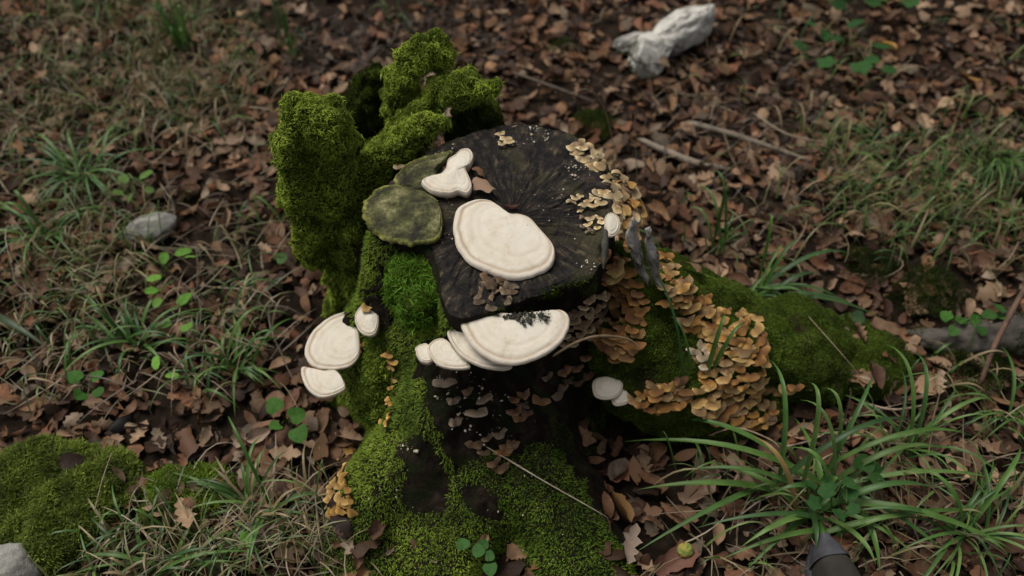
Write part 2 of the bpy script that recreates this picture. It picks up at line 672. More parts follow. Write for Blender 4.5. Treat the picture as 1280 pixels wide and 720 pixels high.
cf = obj('cut_face', CV, CF, M['cut_wood'], stump)
cf.location = (ctr[0], ctr[1], ZC)
CVW = CV + np.array([ctr[0], ctr[1], ZC])

BODY_V, BODY_F, nb = [TV, CVW], [tris(TF), tris(CF) + len(TV)], len(TV) + len(CVW)
ROOT_V, SNAG_V = [], []


def body(name, V, F, material, store=None, parent=stump):
    global nb
    o = obj(name, V, F, material, parent)
    T = tris(F)
    BODY_V.append(V); BODY_F.append(T + nb); nb += len(V)
    if store is not None:
        store.append((V, T))
    return o


def woody(path, radii, n, m, flat=1.0, amp=.012, sc=16, seed=1, cap=True):
    V, F = tube(path, radii, n, m, flat, cap)
    Nn = normals(V, F)
    V = V + Nn * (amp * fbm(V, sc, 4, seed))[:, None]
    return V, F


# flaring roots
ROOTS = []
specs = [
    ([P(760, 330, .28), P(825, 375, .165), P(905, 420, .085), P(1000, 440, .025), P(1085, 448, -.03), P(1180, 460, -.10)], [.09, .115, .125, .115, .10, .05], .68, 34),
    ([P(770, 400, .24), P(800, 460, .13), P(855, 495, .055), P(925, 512, .01), P(985, 530, -.06)], [.06, .08, .08, .07, .04], .8, 35),
]
for path, radii, flat, seed in specs:
    V, F = woody(path, radii, 90, 56, flat, .046, 10, seed)
    V = V + normals(V, F) * (.008 * fbm(V, 45, 2, seed))[:, None]
    body('buttress_root', V, F, M['moss_base'], ROOTS)

# torn, moss-grown shards standing up behind the sawn face
SNAGS = []
sn = [
    ([PY(425, 400, .10), PY(420, 320, .11), PY(408, 240, .12), PY(402, 175, .12), PY(396, 126, .11)], [.020, .028, .044, .050, .034]),
    ([PY(398, 330, .08), PY(382, 280, .08), PY(370, 225, .09), PY(368, 165, .10), PY(362, 130, .10)], [.014, .028, .030, .016, .013]),
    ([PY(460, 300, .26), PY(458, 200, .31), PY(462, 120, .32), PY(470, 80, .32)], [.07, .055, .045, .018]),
    ([PY(505, 230, .23), PY(500, 140, .27), PY(508, 85, .29), PY(535, 64, .29), PY(565, 82, .29)], [.05, .032, .027, .029, .022]),
    ([PY(480, 235, .18), PY(515, 165, .22), PY(550, 122, .24), PY(590, 105, .25), PY(625, 115, .26)], [.034, .027, .029, .026, .016]),
    ([PY(432, 300, .11), PY(455, 235, .13), PY(490, 190, .16), PY(530, 165, .18), PY(552, 155, .2)], [.030, .029, .025, .022, .014]),
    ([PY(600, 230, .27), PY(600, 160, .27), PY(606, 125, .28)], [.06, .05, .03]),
    ([PY(495, 300, .2), PY(505, 215, .23), PY(515, 180, .25)], [.085, .075, .045]),
    ([PY(440, 370, .06), PY(444, 310, .08), PY(440, 268, .09)], [.022, .030, .020]),
]
for k, (path, radii) in enumerate(sn):
    V, F = woody(path, radii, 60, 36, 1.0, .026, 17, 50 + k)
    V = V + normals(V, F) * (.016 * fbm(V, 48, 2, 50 + k))[:, None]
    body('torn_shard', V, F, M['moss_base'], SNAGS)

BV = np.concatenate(BODY_V)
BF = np.concatenate(BODY_F)
BODY = BVHTree.FromPolygons(BV.tolist(), BF.tolist())
GROUND = BVHTree.FromPolygons(GV.tolist(), GF.tolist())


def hit(px, py, only=None):
    d = Vector(ray(px, py))
    for t in ((BODY, GROUND) if only is None else only):
        r = t.ray_cast(Vector(CAM), d)
        if r[0] is not None:
            n = r[1]
            if n.dot(d) > 0: n = -n
            return np.array(r[0]), np.array(n)
    return P(px, py, 0), np.array([0, 0, 1.0])


def top_z(x, y, bvh=None):
    """height of the highest thing standing at x, y"""
    r = (bvh or BODY).ray_cast(Vector((x, y, 3)), Vector((0, 0, -1)))
    return -9 if r[0] is None else r[0][2]


# silver bark strip hanging on the flank, and a grey splinter at the rim
def strip(name, rows, material, off, thick, seed, depth=None):
    G = []
    for row in rows:
        line = catmull([np.array(hit(a, b_)[0]) if depth is None else PY(a, b_, depth + .012 * (i_ - 1) ** 2) for i_, (a, b_) in enumerate(row)], 12)
        G.append(line)
    G = np.array(G)
    G = np.stack([catmull(G[:, j], 26) for j in range(12)], 1)
    V = G.reshape(-1, 3)
    toward = unit(np.array([.35, -.75, .45]))
    V = V + toward * off + toward * ((.006 if depth is None else .016) * fbm(V, 55, 3, seed))[:, None]
    n_, m_ = 26, 12
    F = [(i * m_ + j, (i + 1) * m_ + j, (i + 1) * m_ + j + 1, i * m_ + j + 1) for i in range(n_ - 1) for j in range(m_ - 1)]
    o = obj(name, V, F, material, trunk)
    so = o.modifiers.new('thick', 'SOLIDIFY'); so.thickness = thick; so.offset = -1
    return o


ys = min(hit(a_, b_)[0][1] for a_, b_ in ((795, 330), (805, 350), (790, 310))) - .004
strip('bark_strip', [[(781, 276), (786, 270), (793, 276)], [(780, 300), (788, 297), (797, 303)], [(786, 326), (793, 326), (800, 330)],
                     [(797, 346), (803, 347), (808, 350)], [(808, 362), (811, 364), (814, 366)]], M['silver_bark'], .012, .005, 61, ys)['label'] = 'silver grey crusted bark strip'
strip('bark_strip', [[(800, 284), (805, 282), (809, 288)], [(801, 306), (808, 305), (815, 310)], [(806, 334), (813, 334), (820, 338)],
                     [(814, 356), (820, 358), (826, 362)], [(824, 380), (827, 382), (830, 385)]], M['silver_bark'], .014, .005, 65, ys - .004)['label'] = 'narrower silver grey bark strip'
V, F = woody([PY(757, 286, hit(757, 292)[0][1] - .012), PY(756, 312, hit(756, 312)[0][1] - .014), PY(754, 338, hit(754, 338)[0][1] - .012)], [.0045, .0055, .0025], 24, 10, 1, .004, 90, 63)
o = obj('splinter', V, F, M['twig_bark'], trunk, color=(.06, .06, .045))
for rows, sd in (([[(440, 305), (452, 300), (462, 302)], [(444, 335), (456, 332), (472, 330)], [(452, 360), (464, 360), (482, 356)]], 71),
                 ([[(452, 372), (462, 368), (470, 370)], [(466, 395), (474, 392), (482, 388)], [(474, 412), (480, 410), (486, 404)]], 72)):
    strip('bark_plate', rows, M['stump_bark'], .010, .008, sd)

# ================================================================== MOSS
def sample(V, T, density):
    A, B, C = V[T[:, 0]], V[T[:, 1]], V[T[:, 2]]
    cr = np.cross(B - A, C - A)
    ar = np.linalg.norm(cr, axis=1) / 2
    n = int(ar.sum() * density)
    idx = rng.choice(len(T), n, p=ar / ar.sum())
    u, v = rng.random(n), rng.random(n)
    f = u + v > 1
    u[f], v[f] = 1 - u[f], 1 - v[f]
    p = A[idx] + (B - A)[idx] * u[:, None] + (C - A)[idx] * v[:, None]
    return p, unit(cr[idx])


def sprigs(p, n, L, W, droop, spread):
    k = len(p)
    L = np.broadcast_to(L, k)[:, None] * rng.uniform(.6, 1.3, (k, 1))
    d = unit(n + spread * rng.normal(size=(k, 3)))
    d2 = unit(d + np.array([0, 0, -droop]) + spread * .5 * rng.normal(size=(k, 3)))
    s = unit(np.cross(d, rng.normal(size=(k, 3)))) * W / 2
    b = p - n * .0015
    mid = b + d * L * .55
    tip = mid + d2 * L * .55
    V = np.stack([b - s, b + s, mid - s * .9, mid + s * .9, tip], 1).reshape(-1, 3)
    o = np.arange(k)[:, None] * 5
    F = np.stack([o + [0, 1, 2], o + [1, 3, 2], o + [2, 3, 4]], 1).reshape(-1, 3)
    return V, F


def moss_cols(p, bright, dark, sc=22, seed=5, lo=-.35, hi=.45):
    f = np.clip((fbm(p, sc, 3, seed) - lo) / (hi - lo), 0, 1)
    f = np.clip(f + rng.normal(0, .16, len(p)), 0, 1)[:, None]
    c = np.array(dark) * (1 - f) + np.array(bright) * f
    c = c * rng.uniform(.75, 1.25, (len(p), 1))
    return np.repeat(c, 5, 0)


DEEP, DEEPD = (.12, .20, .022), (.045, .075, .012)


def moss(surfs, density, label, L, W, droop, spread, bright, dark, keep=None, name='moss', sc=22):
    p = []; n = []
    for V, T in surfs:
        a, b_ = sample(V, T, density)
        p.append(a); n.append(b_)
    p, n = np.concatenate(p), np.concatenate(n)
    k = p[:, 2] > ground_z(p[:, 0], p[:, 1]) - .01
    if keep is not None:
        k &= keep(p, n)
    p, n = p[k], n[k]
    V, F = sprigs(p, n, L, W, droop, spread)
    return obj(name, V, F, M['moss_leaf'], cols=moss_cols(p, bright, dark, sc), smooth=False, kind='stuff', label=label)


def not_inside_cut(p):
    """nothing grows through the sawn face"""
    d = p[:, :2] - ctr[:2]
    th_ = np.arctan2(d[:, 1], d[:, 0])
    r = np.hypot(d[:, 0], d[:, 1])
    return ~((r < np.interp(th_, TH, RT, period=2 * np.pi) * .97) & (p[:, 2] < ZC + .004))


shard_keep = lambda p, n: not_inside_cut(p) & (p[:, 2] > .02)
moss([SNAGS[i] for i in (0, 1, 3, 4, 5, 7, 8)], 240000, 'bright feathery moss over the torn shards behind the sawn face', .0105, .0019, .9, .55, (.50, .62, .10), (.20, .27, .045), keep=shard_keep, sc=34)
moss([SNAGS[i] for i in (2, 6)], 170000, 'old dark green moss with hollow shade put into its colour, on the rear shards', .0105, .0019, .9, .6, (.060, .080, .014), (.025, .032, .008), keep=shard_keep, sc=34)  # older moss, its greens also blackened to paint the shade of the hollow
patchA = [(585, 612), (603, 606), (622, 622), (628, 645), (612, 652), (594, 638)]
patchB = [(498, 560), (520, 545), (548, 560), (562, 600), (556, 638), (524, 646), (506, 610)]
LEFTW = [(440, 285), (475, 300), (520, 330), (560, 390), (560, 420), (532, 425), (520, 470), (540, 520), (560, 560), (590, 640), (600, 760), (400, 760), (405, 480), (440, 420)]
FRONTB = [(575, 580), (620, 566), (690, 552), (745, 640), (830, 770), (590, 770), (585, 650)]
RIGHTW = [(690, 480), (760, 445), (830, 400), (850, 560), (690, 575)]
TRUNK = [(TV, tris(TF))]
bare = lambda pp: inpoly(pp, patchA) | inpoly(pp, patchB)


def keep_in(poly, thr, seed):
    def f(p, n):
        pp = project(p)
        pp = pp + np.stack([fbm(p, 30, 2, 201), fbm(p, 30, 2, 202)], 1) * 14
        return inpoly(pp, poly) & ~bare(pp) & (fbm(p, 24, 3, seed) > thr) & (p[:, 2] < ZC - .012)
    return f


moss(TRUNK, 190000, 'moss creeping over the stump wall and root beside the pair of white brackets', .0078, .0019, .7, .55, (.37, .50, .075), (.13, .20, .034), keep=keep_in(LEFTW, -.62, 80), sc=20)
moss(TRUNK, 200000, 'green velvet moss over the root flaring out below the widest white bracket', .0068, .0018, .5, .55, (.26, .40, .055), (.11, .18, .028), keep=keep_in(FRONTB, -.8, 84), sc=20)
moss(TRUNK, 170000, 'moss with painted-in shade on the stump wall under the silver bark strip', .006, .0018, .9, .5, (.08, .125, .015), (.03, .05, .009), keep=keep_in(RIGHTW, -.1, 81), sc=20)  # greens set dark so the wall's shade is part of the moss colour
moss(ROOTS, 170000, 'dark green moss over the long root carrying the ochre fungi', .0072, .0019, .5, .55, (.15, .22, .034), (.05, .08, .015),
     keep=lambda p, n: not_inside_cut(p) & (fbm(p, 18, 3, 78) > -.4), sc=18)
backside = lambda p: (p[:, 1] > ctr[1] + .06) | (p[:, 0] < -.2)
moss(TRUNK, 100000, 'moss over the back of the stump wall', .008, .002, .8, .5, DEEP, DEEPD,
     keep=lambda p, n: backside(p) & (fbm(p, 20, 3, 82) > -.1) & (p[:, 2] < ZC - .01) & ~inpoly(project(p), LEFTW), sc=20)
# the thin green line along the front rim
RIMP = [(600, 385), (650, 370), (705, 352), (745, 340), (745, 362), (715, 378), (660, 392), (610, 402)]
moss([(TV, tris(TF)), (CVW, tris(CF))], 200000, 'thin line of moss along the front rim of the sawn face', .005, .0014, .4, .5, (.10, .16, .016), DEEPD,
     keep=lambda p, n: inpoly(project(p), RIMP) & (fbm(p, 30, 3, 83) > .02))
# the long bright tuft beside the old bracket
tv = []
for (a, b_, r_) in ((505, 345, .030), (528, 335, .032), (540, 352, .026), (520, 372, .028), (545, 322, .016), (500, 325, .018)):
    c = P(a, b_, .375)
    V, F = woody([c - [0, 0, .05], c - [0, 0, .02], c + [0, -.004, .006]], [r_, r_, r_ * .7], 14, 16, 1, .006, 40, int(a))
    tv.append((V, tris(F)))
    body('moss_cushion_core', V, F, M['moss_base'])['label'] = 'mossy hump on the stump edge'
hv = []
for (a, b_, z_, r_) in ((462, 436, .185, .030), (456, 462, .165, .034), (450, 484, .140, .034), (462, 505, .110, .040), (474, 412, .215, .024)):
    c = P(a, b_, z_)
    V, F = woody([c + [.03, .02, -.05], c + [.012, .008, -.015], c], [r_, r_, r_ * .75], 24, 24, 1, .014, 34, int(a))
    hv.append((V, tris(F)))
    body('moss_cushion_core', V, F, M['moss_base'])['label'] = 'mossy hump clasping the pair of white brackets'
moss(hv, 190000, 'moss bulging round the pair of white brackets', .0085, .0019, .7, .55, (.37, .50, .075), (.13, .20, .034), sc=26)
moss(tv, 150000, 'bright long leaved moss tuft beside the old green bracket', .016, .0021, .5, .8, (.20, .40, .045), (.08, .17, .018), sc=40)
BODY = BVHTree.FromPolygons(np.concatenate(BODY_V).tolist(), np.concatenate(BODY_F).tolist())

# ================================================================== WHITE BRACKETS
WHITE, CREAM, TAN, PINK = np.array((.72, .675, .585)), np.array((.69, .62, .50)), np.array((.42, .31, .22)), np.array((.60, .52, .44))


def bracket(outline, attach, z, thick, edge, label, n=(0, 0, 1), material=None, zones=None, seed=1, rag=.012, wavy=.0004, group=None, lump=.002):
    material = material or M['white_fungus']
    A = P(*attach, z)
    zp = A[2] + (n[0] * A[0] + n[1] * A[1]) / n[2]          # level of that tilted plane over the origin
    O = catmull([P(a, b_, zp, n) for a, b_ in outline], 130, True)
    nn = unit(np.array(n, float))
    O = O + (O - A) * (rag * fbm(O, 120, 2, seed))[:, None]
    S_top = [.0, .12, .25, .36, .46, .54, .61, .67, .72, .76, .79, .82, .845, .87, .89]
    S_mar = [.89, .905, .92, .945, .965, .98, .992, 1.0]
    S_bot = [.97, .93, .85, .7, .45, .2, 0]

    def top_h(s, p):
        h = edge * .5 + thick * .45 * (1 - s ** 1.5)
        h = h + wavy * np.sin(s * 26 + 1.5 * fbm(p, 25, 2, seed)) * (s > .2) + .0010 * fbm(p, 40, 3, seed + 3) + .0022 * fbm(p, 12, 2, seed + 4) + lump * np.clip(1 - s / .55, 0, 1) * np.clip(fbm(p, 45, 3, seed + 6) + .2, -.3, 1) - .0012 * np.exp(-((s - .88) / .03) ** 2)
        return h

    def surf(S, top):
        rows = []
        for s in S:
            p = A + (O - A) * s
            if top:
                h = top_h(np.full(len(p), s), p)
                if s > .93:
                    e = (s - .93) / .07
                    h = h * math.sqrt(max(0, 1 - e * e))
            else:
                h = np.full(len(p), -edge * .5 - thick * .25 * (1 - s)) * math.sqrt(max(0, 1 - ((s - .93) / .07) ** 2) if s > .93 else 1)
            rows.append(p + nn * h[:, None])
        return rows

    def grid(rows):
        V = np.concatenate(rows)
        m_ = len(rows[0])
        F = []
        for i in range(len(rows) - 1):
            for j in range(m_):
                F.append((i * m_ + j, i * m_ + (j + 1) % m_, (i + 1) * m_ + (j + 1) % m_, (i + 1) * m_ + j))
        return V, np.array(F)

    def tint(rows, S):
        out = []
        for p, s in zip(rows, S):
            w = s + .03 * fbm(p, 40, 2, seed + 9)
            if zones == 'old':
                c = np.ones((len(p), 3)) * (1 + .35 * fbm(p, 60, 2, seed))[:, None]
                c[w > .93] = (1.7, 1.75, 1.0)
            else:
                c = np.repeat(WHITE[None], len(p), 0)
                k = np.clip((w - .3) / .3, 0, 1)[:, None]
                c = c * (1 - .25 * k) + CREAM * .25 * k
                ringy = (.5 + .5 * np.sin(w * 44))[:, None] * np.clip((w - .40) / .2, 0, 1)[:, None] * .17
                c = c * (1 - ringy) + TAN * ringy
                band = np.exp(-((w - .895) / .026) ** 2)[:, None] * .75
                c = c * (1 - band) + TAN * band
                mg = np.clip((w - .93) / .05, 0, 1)[:, None] * .55
                c = c * (1 - mg) + PINK * mg
            out.append(c)
        return np.concatenate(out)

    base = A - nn * thick * .3
    e = empty('bracket_fungus', base, label, 'fungus', group)
    parts = {}
    for nm, S, top, extra in (('cap', S_top, True, None), ('margin', S_mar, True, None), ('underside', [1.0] + S_bot, False, None)):
        rows = surf(S, top)
        V, F = grid(rows)
        C = tint(rows, S) if nm != 'underside' else np.repeat((np.array([[.55, .46, .34]]) if zones != 'old' else np.array([[.7, .65, .5]])), len(V), 0)
        parts[nm] = obj(nm, rel(V, base), F, material, parts['cap'] if nm == 'margin' else e, cols=C)
    return e


bracket([(567, 277), (573, 262), (590, 253), (607, 252), (618, 257), (627, 265), (637, 270), (650, 271), (663, 276), (673, 287), (683, 298), (692, 310), (694, 323), (687, 337), (670, 345), (653, 350), (633, 350),
         (610, 342), (587, 330), (572, 312), (567, 293)], (648, 281), ZC + .013, .004, .015,
        'thick white crescent bracket lying in the middle of the sawn face', n=(0, -.10, 1), seed=3, lump=.005)
bracket([(575, 404), (578, 395), (592, 392), (612, 396), (632, 399), (660, 396), (685, 391), (702, 389), (711, 396), (711, 410), (702, 428), (684, 443), (662, 453), (640, 457),
         (618, 453), (598, 441), (583, 424)], (648, 398), .380, .012, .010, 'widest white half disc bracket jutting from the front rim', n=(0, -.05, 1), seed=5)
bracket([(559, 418), (565, 411), (578, 411), (590, 420), (602, 438), (620, 450), (640, 458), (632, 463), (608, 461), (585, 452), (569, 438)], (596, 424), .353, .010, .009,
        'white bracket tucked directly beneath the widest one', seed=6)
bracket([(534, 438), (540, 428), (552, 424), (562, 430), (572, 444), (586, 456), (586, 461), (566, 462), (546, 456)], (565, 440), .338, .009, .008,
        'small white bracket second below the widest one, in its tier', seed=7)
bracket([(519, 440), (524, 432), (533, 431), (540, 437), (543, 449), (536, 455), (526, 452)], (536, 444), .330, .008, .008, 'tiny white bracket at the end of the tier under the widest one', seed=8, rag=.1)
bracket([(441, 390), (425, 392), (406, 401), (390, 416), (381, 437), (385, 453), (396, 460), (408, 462), (422, 462), (438, 458), (449, 445), (450, 424), (446, 405)], (446, 430), .185, .010, .008,
        'round white bracket, the upper of the pair on the mossy wall', n=(-.12, -.15, 1), seed=9)
bracket([(377, 460), (390, 461), (404, 464), (418, 463), (427, 472), (432, 486), (418, 495), (402, 498), (388, 491), (379, 478)], (428, 474), .170, .009, .008,
        'smaller white bracket, the lower of the pair on the mossy wall', n=(-.1, -.12, 1), seed=10)
bracket([(444, 400), (447, 389), (455, 382), (464, 381), (472, 388), (474, 404), (470, 418), (460, 421), (449, 414)], (466, 402), .235, .010, .008,
        'small round white bracket above the pair, half in moss', n=(-.2, -.25, 1), seed=12)
bracket([(527, 230), (533, 225), (547, 223), (557, 213), (560, 202), (570, 195), (577, 189), (587, 189), (592, 198), (588, 208), (582, 213), (588, 227), (590, 237), (585, 245), (573, 242), (563, 245), (543, 243), (532, 237)],
        (570, 220), ZC + .014, .008, .014, 'irregular lobed white bracket beside the curled brown leaf', seed=14, wavy=.0003, lump=.008)
bracket([(755, 276), (759, 268), (766, 267), (773, 273), (775, 284), (770, 294), (762, 297), (757, 290)], (761, 280), ZC + .004, .006, .006,
        'small smooth white bracket on the rim beside the grey splinter', n=(.2, -.25, 1), seed=15)
hp = hit(764, 484)[0]
hq = hit(782, 496)[0]
bracket([(740, 482), (744, 474), (756, 471), (768, 473), (778, 479), (777, 489), (768, 498), (754, 500), (743, 495)], (764, 480), hp[2] + .012, .008, .007,
        'white bracket, the larger of two on the dark mossy flank', n=(.1, -.3, 1), seed=16)
bracket([(764, 500), (770, 491), (780, 486), (790, 487), (792, 496), (784, 505), (770, 508)], (782, 490), hq[2] + .010, .007, .006,
        'white bracket, the smaller of two on the dark mossy flank', n=(.1, -.3, 1), seed=17)
bracket([(453, 262), (458, 248), (472, 238), (490, 233), (510, 236), (530, 242), (546, 252), (552, 270), (553, 288), (548, 300), (528, 306), (505, 307), (484, 302), (465, 290), (455, 276)], (540, 258), ZC + .005, .010, .009,
        'old bracket furred with green algae at the edge of the sawn face', material=M['old_fungus'], zones='old', seed=18, wavy=.001, rag=.06, lump=.006)
bracket([(492, 232), (500, 214), (516, 202), (536, 196), (552, 192), (566, 190), (560, 200), (548, 212), (545, 232), (530, 242), (508, 240)], (540, 216), ZC + .003, .008, .006,
        'old greenish bracket remnant under the lobed white bracket', material=M['old_fungus'], zones='old', seed=19, wavy=.002, rag=.08)

# ================================================================== SMALL SHELF FUNGI
LANDMARKS = [((230, 60), 'the farthest upright grass tuft'), ((110, 220), 'the spreading soft grass tuft'), ((189, 286), 'the small grey stone'), ((210, 360), 'the bright seedlings'),
             ((70, 450), 'the dark leaning blade'), ((150, 530), 'the blackened leaf'), ((300, 470), 'the fresh curved grass tuft'), ((390, 470), 'the pair of white brackets'),
             ((330, 600), 'the small mossy stone'), ((400, 620), 'the thick golden column'), ((330, 130), 'the leftmost mossy shard'), ((480, 30), 'the arching mossy shard'),
             ((640, 70), 'the dark twig'), ((740, 40), 'the forked limestone rock'), ((910, 40), 'the limestone tip'), ((870, 180), 'the fallen sticks'), ((800, 250), 'the upright dry stalk'),
             ((900, 280), 'the thin sedge behind the root crest'), ((1000, 120), 'the thin pale twig'), ((1060, 60), 'the dark leafy ground plant'), ((1180, 100), 'the yellowish narrow leaf'),
             ((1085, 200), 'the wispy pale tuft'), ((1240, 240), 'the hanging grass tuft'), ((1040, 290), 'the arching sedge blades'), ((1160, 340), 'the dark moss by the log'),
             ((1240, 430), 'the grey log'), ((1150, 500), 'the light tan folded leaf'), ((1240, 600), 'the arching tuft by the stick'), ((1100, 640), 'the shoe'), ((880, 620), 'the broad tan oak leaf'),
             ((850, 700), 'the yellow green husk'), ((775, 670), 'the pale lobed oak leaf')]
LANDMARKS[10] = ((330, 130), 'the lowest mossy shard')


def landmark(px, py):
    return min(LANDMARKS, key=lambda l_: (l_[0][0] - px) ** 2 + (l_[0][1] - py) ** 2)[1]


def shelf_mesh(seed, frill):
    r_ = np.random.default_rng(seed)
    nphi = 25
    phi = np.radians(np.linspace(-108, 108, nphi))
    k1, k2 = r_.uniform(0, 6.28, 2)
    rad = 1 + .10 * np.sin(3 * phi + k1) + frill * .07 * np.sin(6 * phi + k2) + .012 * r_.normal(size=nphi)
    rings = [(.12, .12), (.4, .15), (.64, .13), (.80, .085), (.92, .045), (1.0, -.01), (.95, -.075), (.6, -.12), (.1, -.16)]
    zones = [(.40, .34, .28), (.58, .50, .42), (.82, .72, .60), (1.05, 1.0, .92), (1.42, 1.45, 1.45), (1.55, 1.62, 1.68), (1.0, 1.0, 1.0), (.7, .7, .7), (.6, .6, .6)]
    V, C = [], []
    dome = r_.uniform(.10, .42)
    for (s, zz_), c in zip(rings, zones):
        x, y = rad * s * np.sin(phi), rad * s * (np.cos(phi) * .95) + .05
        z = zz_ - dome * s * s + frill * .16 * s * s * np.sin(4 * phi + k1) + .05 * s * np.sin(2 * phi + k2)
        V.append(np.stack([x, y, z], 1))
        C.append(np.array(c)[None] * r_.uniform(.85, 1.12, (nphi, 1)))
    V, C = np.concatenate(V), np.concatenate(C)
    F = [(i * nphi + j, i * nphi + j + 1, (i + 1) * nphi + j + 1, (i + 1) * nphi + j) for i in range(len(rings) - 1) for j in range(nphi - 1)]
    return mesh('shelf_fungus', V, np.array(F)[:, ::-1], M['shelf_fungus'], C)


SHELF = [shelf_mesh(100 + k, .3 + .25 * (k % 5)) for k in range(10)]


def poisson_px(poly, count, dmin):
    poly = np.array(poly, float)
    lo, hi = poly.min(0), poly.max(0)
    pts, tries = [], 0
    while len(pts) < count and tries < count * 120:
        tries += 1
        c = lo + (hi - lo) * rng.random(2)
        if inpoly(c[None], poly)[0] and all((c[0] - a[0]) ** 2 + (c[1] - a[1]) ** 2 > dmin * dmin for a in pts):
            pts.append(c)
    return pts


CRUST = []


def shelves(pts, size, colors, label, group, droop=.35, lift=.0, face=None, flatten=1.0, joined=False, where=None):
    for (a, b_, *lev) in pts:
        p, n = hit(a, b_) if not lev else (P(a, b_, lev[0]), unit((P(a, b_, lev[0]) - ctr) * [1, 1, 0]))
        h = np.array([n[0], n[1], 0]) + (np.array(face) * .8 if face is not None else 0)
        if np.linalg.norm(h) < .25:
            h = h + np.array([.0, -.6, 0])
        h = unit(h + .25 * rng.normal(size=3) * [1, 1, 0])
        t = droop * rng.uniform(-.2, 1.9)
        y = unit(h * math.cos(t) - np.array([0, 0, 1]) * math.sin(t))
        x = unit(np.cross(y, np.array([.15 * rng.normal(), .15 * rng.normal(), 1])))
        z_ = np.cross(x, y)
        s = rng.uniform(*size)
        tone = np.array(colors[rng.integers(len(colors))]) * rng.uniform(.8, 1.15)
        lab, grp = label, group
        if len(pts) > 8:
            q1, q2 = np.percentile([sum(c) for c in colors], (35, 70))
            w = ('small ' if s < size[0] * .6 + size[1] * .4 else 'large ') + ('dull' if sum(tone) < q1 else 'light' if sum(tone) > q2 else 'warm')
            lab, grp = w + ' ' + label, w + ' ' + group
        if where:
            lab, grp = lab + ' ' + where(a, b_), grp + ' ' + where(a, b_)
        if not joined:
            o = link('shelf_fungus', SHELF[rng.integers(len(SHELF))], None, lab, 'fungus', grp, color=tone)
        sx = rng.uniform(.9, 1.35)
        m4 = Matrix([[x[i] * s * sx, y[i] * s, z_[i] * s * flatten, 0] for i in range(3)] + [[0, 0, 0, 1]])
        loc = p + n * (lift + rng.uniform(-.002, .006)) - y * s * .15
        m4.translation = Vector(loc)
        if joined:
            CRUST.append((SHELF[rng.integers(len(SHELF))], np.array(m4), tone))
        else:
            o.matrix_world = m4


OCH = [(.60, .37, .12), (.52, .28, .075), (.66, .45, .18), (.42, .22, .07), (.58, .39, .16), (.47, .33, .17)]
PALE = [(.70, .58, .37), (.64, .51, .30), (.56, .47, .31)]
BROWN = [(.27, .135, .05), (.36, .18, .055), (.43, .23, .075), (.24, .13, .06), (.48, .29, .12)]
GREYB = [(.20, .16, .115), (.14, .11, .08), (.27, .22, .16), (.16, .105, .065)]
GOLD = [(.52, .33, .085), (.46, .28, .07), (.55, .38, .14)]
shelves(poisson_px([(712, 182), (745, 180), (768, 200), (780, 240), (776, 300), (764, 290), (766, 245), (748, 212), (716, 196)], 38, 6.8), (.009, .015), PALE,
        'cream frilled shelf fungus on the rim above the silver bark strip', 'cream shelf fungi along the rim', .2, .004)
shelves([(768, 222, .395), (776, 230, .39), (772, 240, .39), (784, 240, .375), (778, 250, .38), (790, 250, .36), (773, 260, .385), (784, 264, .37), (778, 274, .375), (790, 274, .35), (776, 286, .375), (787, 290, .35), (772, 300, .375), (781, 304, .35), (796, 262, .34)],
        (.012, .020), OCH + PALE,
        'ochre shelf fungus just outside the rim above the silver bark strip', 'ochre shelf fungi outside the rim', .2, .006)
shelves(poisson_px([(712, 248), (755, 240), (758, 260), (716, 262)], 12, 6), (.006, .010), PALE, 'flat cream shelf fungus in the strip on the sawn face', 'cream fungi strip on the sawn face', .0, .004, flatten=.7)
shelves(poisson_px([(722, 278), (752, 272), (752, 292), (730, 296)], 9, 6), (.005, .008), GREYB + PALE, 'greyish crumbly shelf fungus beside the small white rim bracket', 'greyish fungi patch on the sawn face', .0, .004, flatten=.7, joined=True)
shelves([(625, 170), (631, 177), (627, 184), (636, 181)], (.006, .009), PALE, 'cream shelf fungus at the back edge of the sawn face', 'cream fungi at the back edge', .0, .004, flatten=.8)
shelves([(532, 182), (535, 187), (497, 204)], (.006, .009), PALE, 'tiny tan shelf fungus between shards and old bracket', 'tiny tan fungi by the shards', .1, .004)
shelves(poisson_px([(752, 320), (775, 318), (790, 345), (806, 362), (806, 400), (790, 440), (765, 448), (752, 420), (765, 380), (758, 350)], 52, 8), (.010, .018), BROWN + [(.40, .24, .10)],
        'orange brown shelf fungus on the stump wall', 'orange brown fungi tiers', .35, .003, face=(.25, -.5, 0),
        where=lambda a, b_: 'under the mustard pair' if b_ < 365 else 'below the silver bark strips' if b_ < 405 else 'above the bent dry stem')
shelves([(762, 330), (760, 338)], (.014, .018), [(.38, .29, .11)], 'mustard coloured shelf fungus under the grey splinter', 'mustard fungi under the splinter', .5, .008)
shelves(poisson_px([(700, 388), (735, 372), (765, 355), (770, 385), (752, 410), (725, 428), (706, 430)], 36, 7.5), (.007, .012), [(.20, .15, .10), (.42, .34, .22), (.34, .27, .17), (.28, .2, .12)],
        'weathered grey brown shelf fungus behind the widest white bracket', 'weathered fungi behind the widest bracket', .4, .003, face=(.2, -.6, 0), joined=True)
shelves(poisson_px([(816, 316), (834, 318), (850, 350), (882, 380), (892, 412), (872, 418), (848, 388), (826, 372)], 38, 8), (.0095, .016), OCH,
        'ochre shelf fungus on the mossy root crest', 'ochre fungi along the root crest', .3, .004, face=(-.2, -.5, 0),
        where=lambda a, b_: 'beside the silver bark strips' if b_ < 365 else 'above the big cluster')
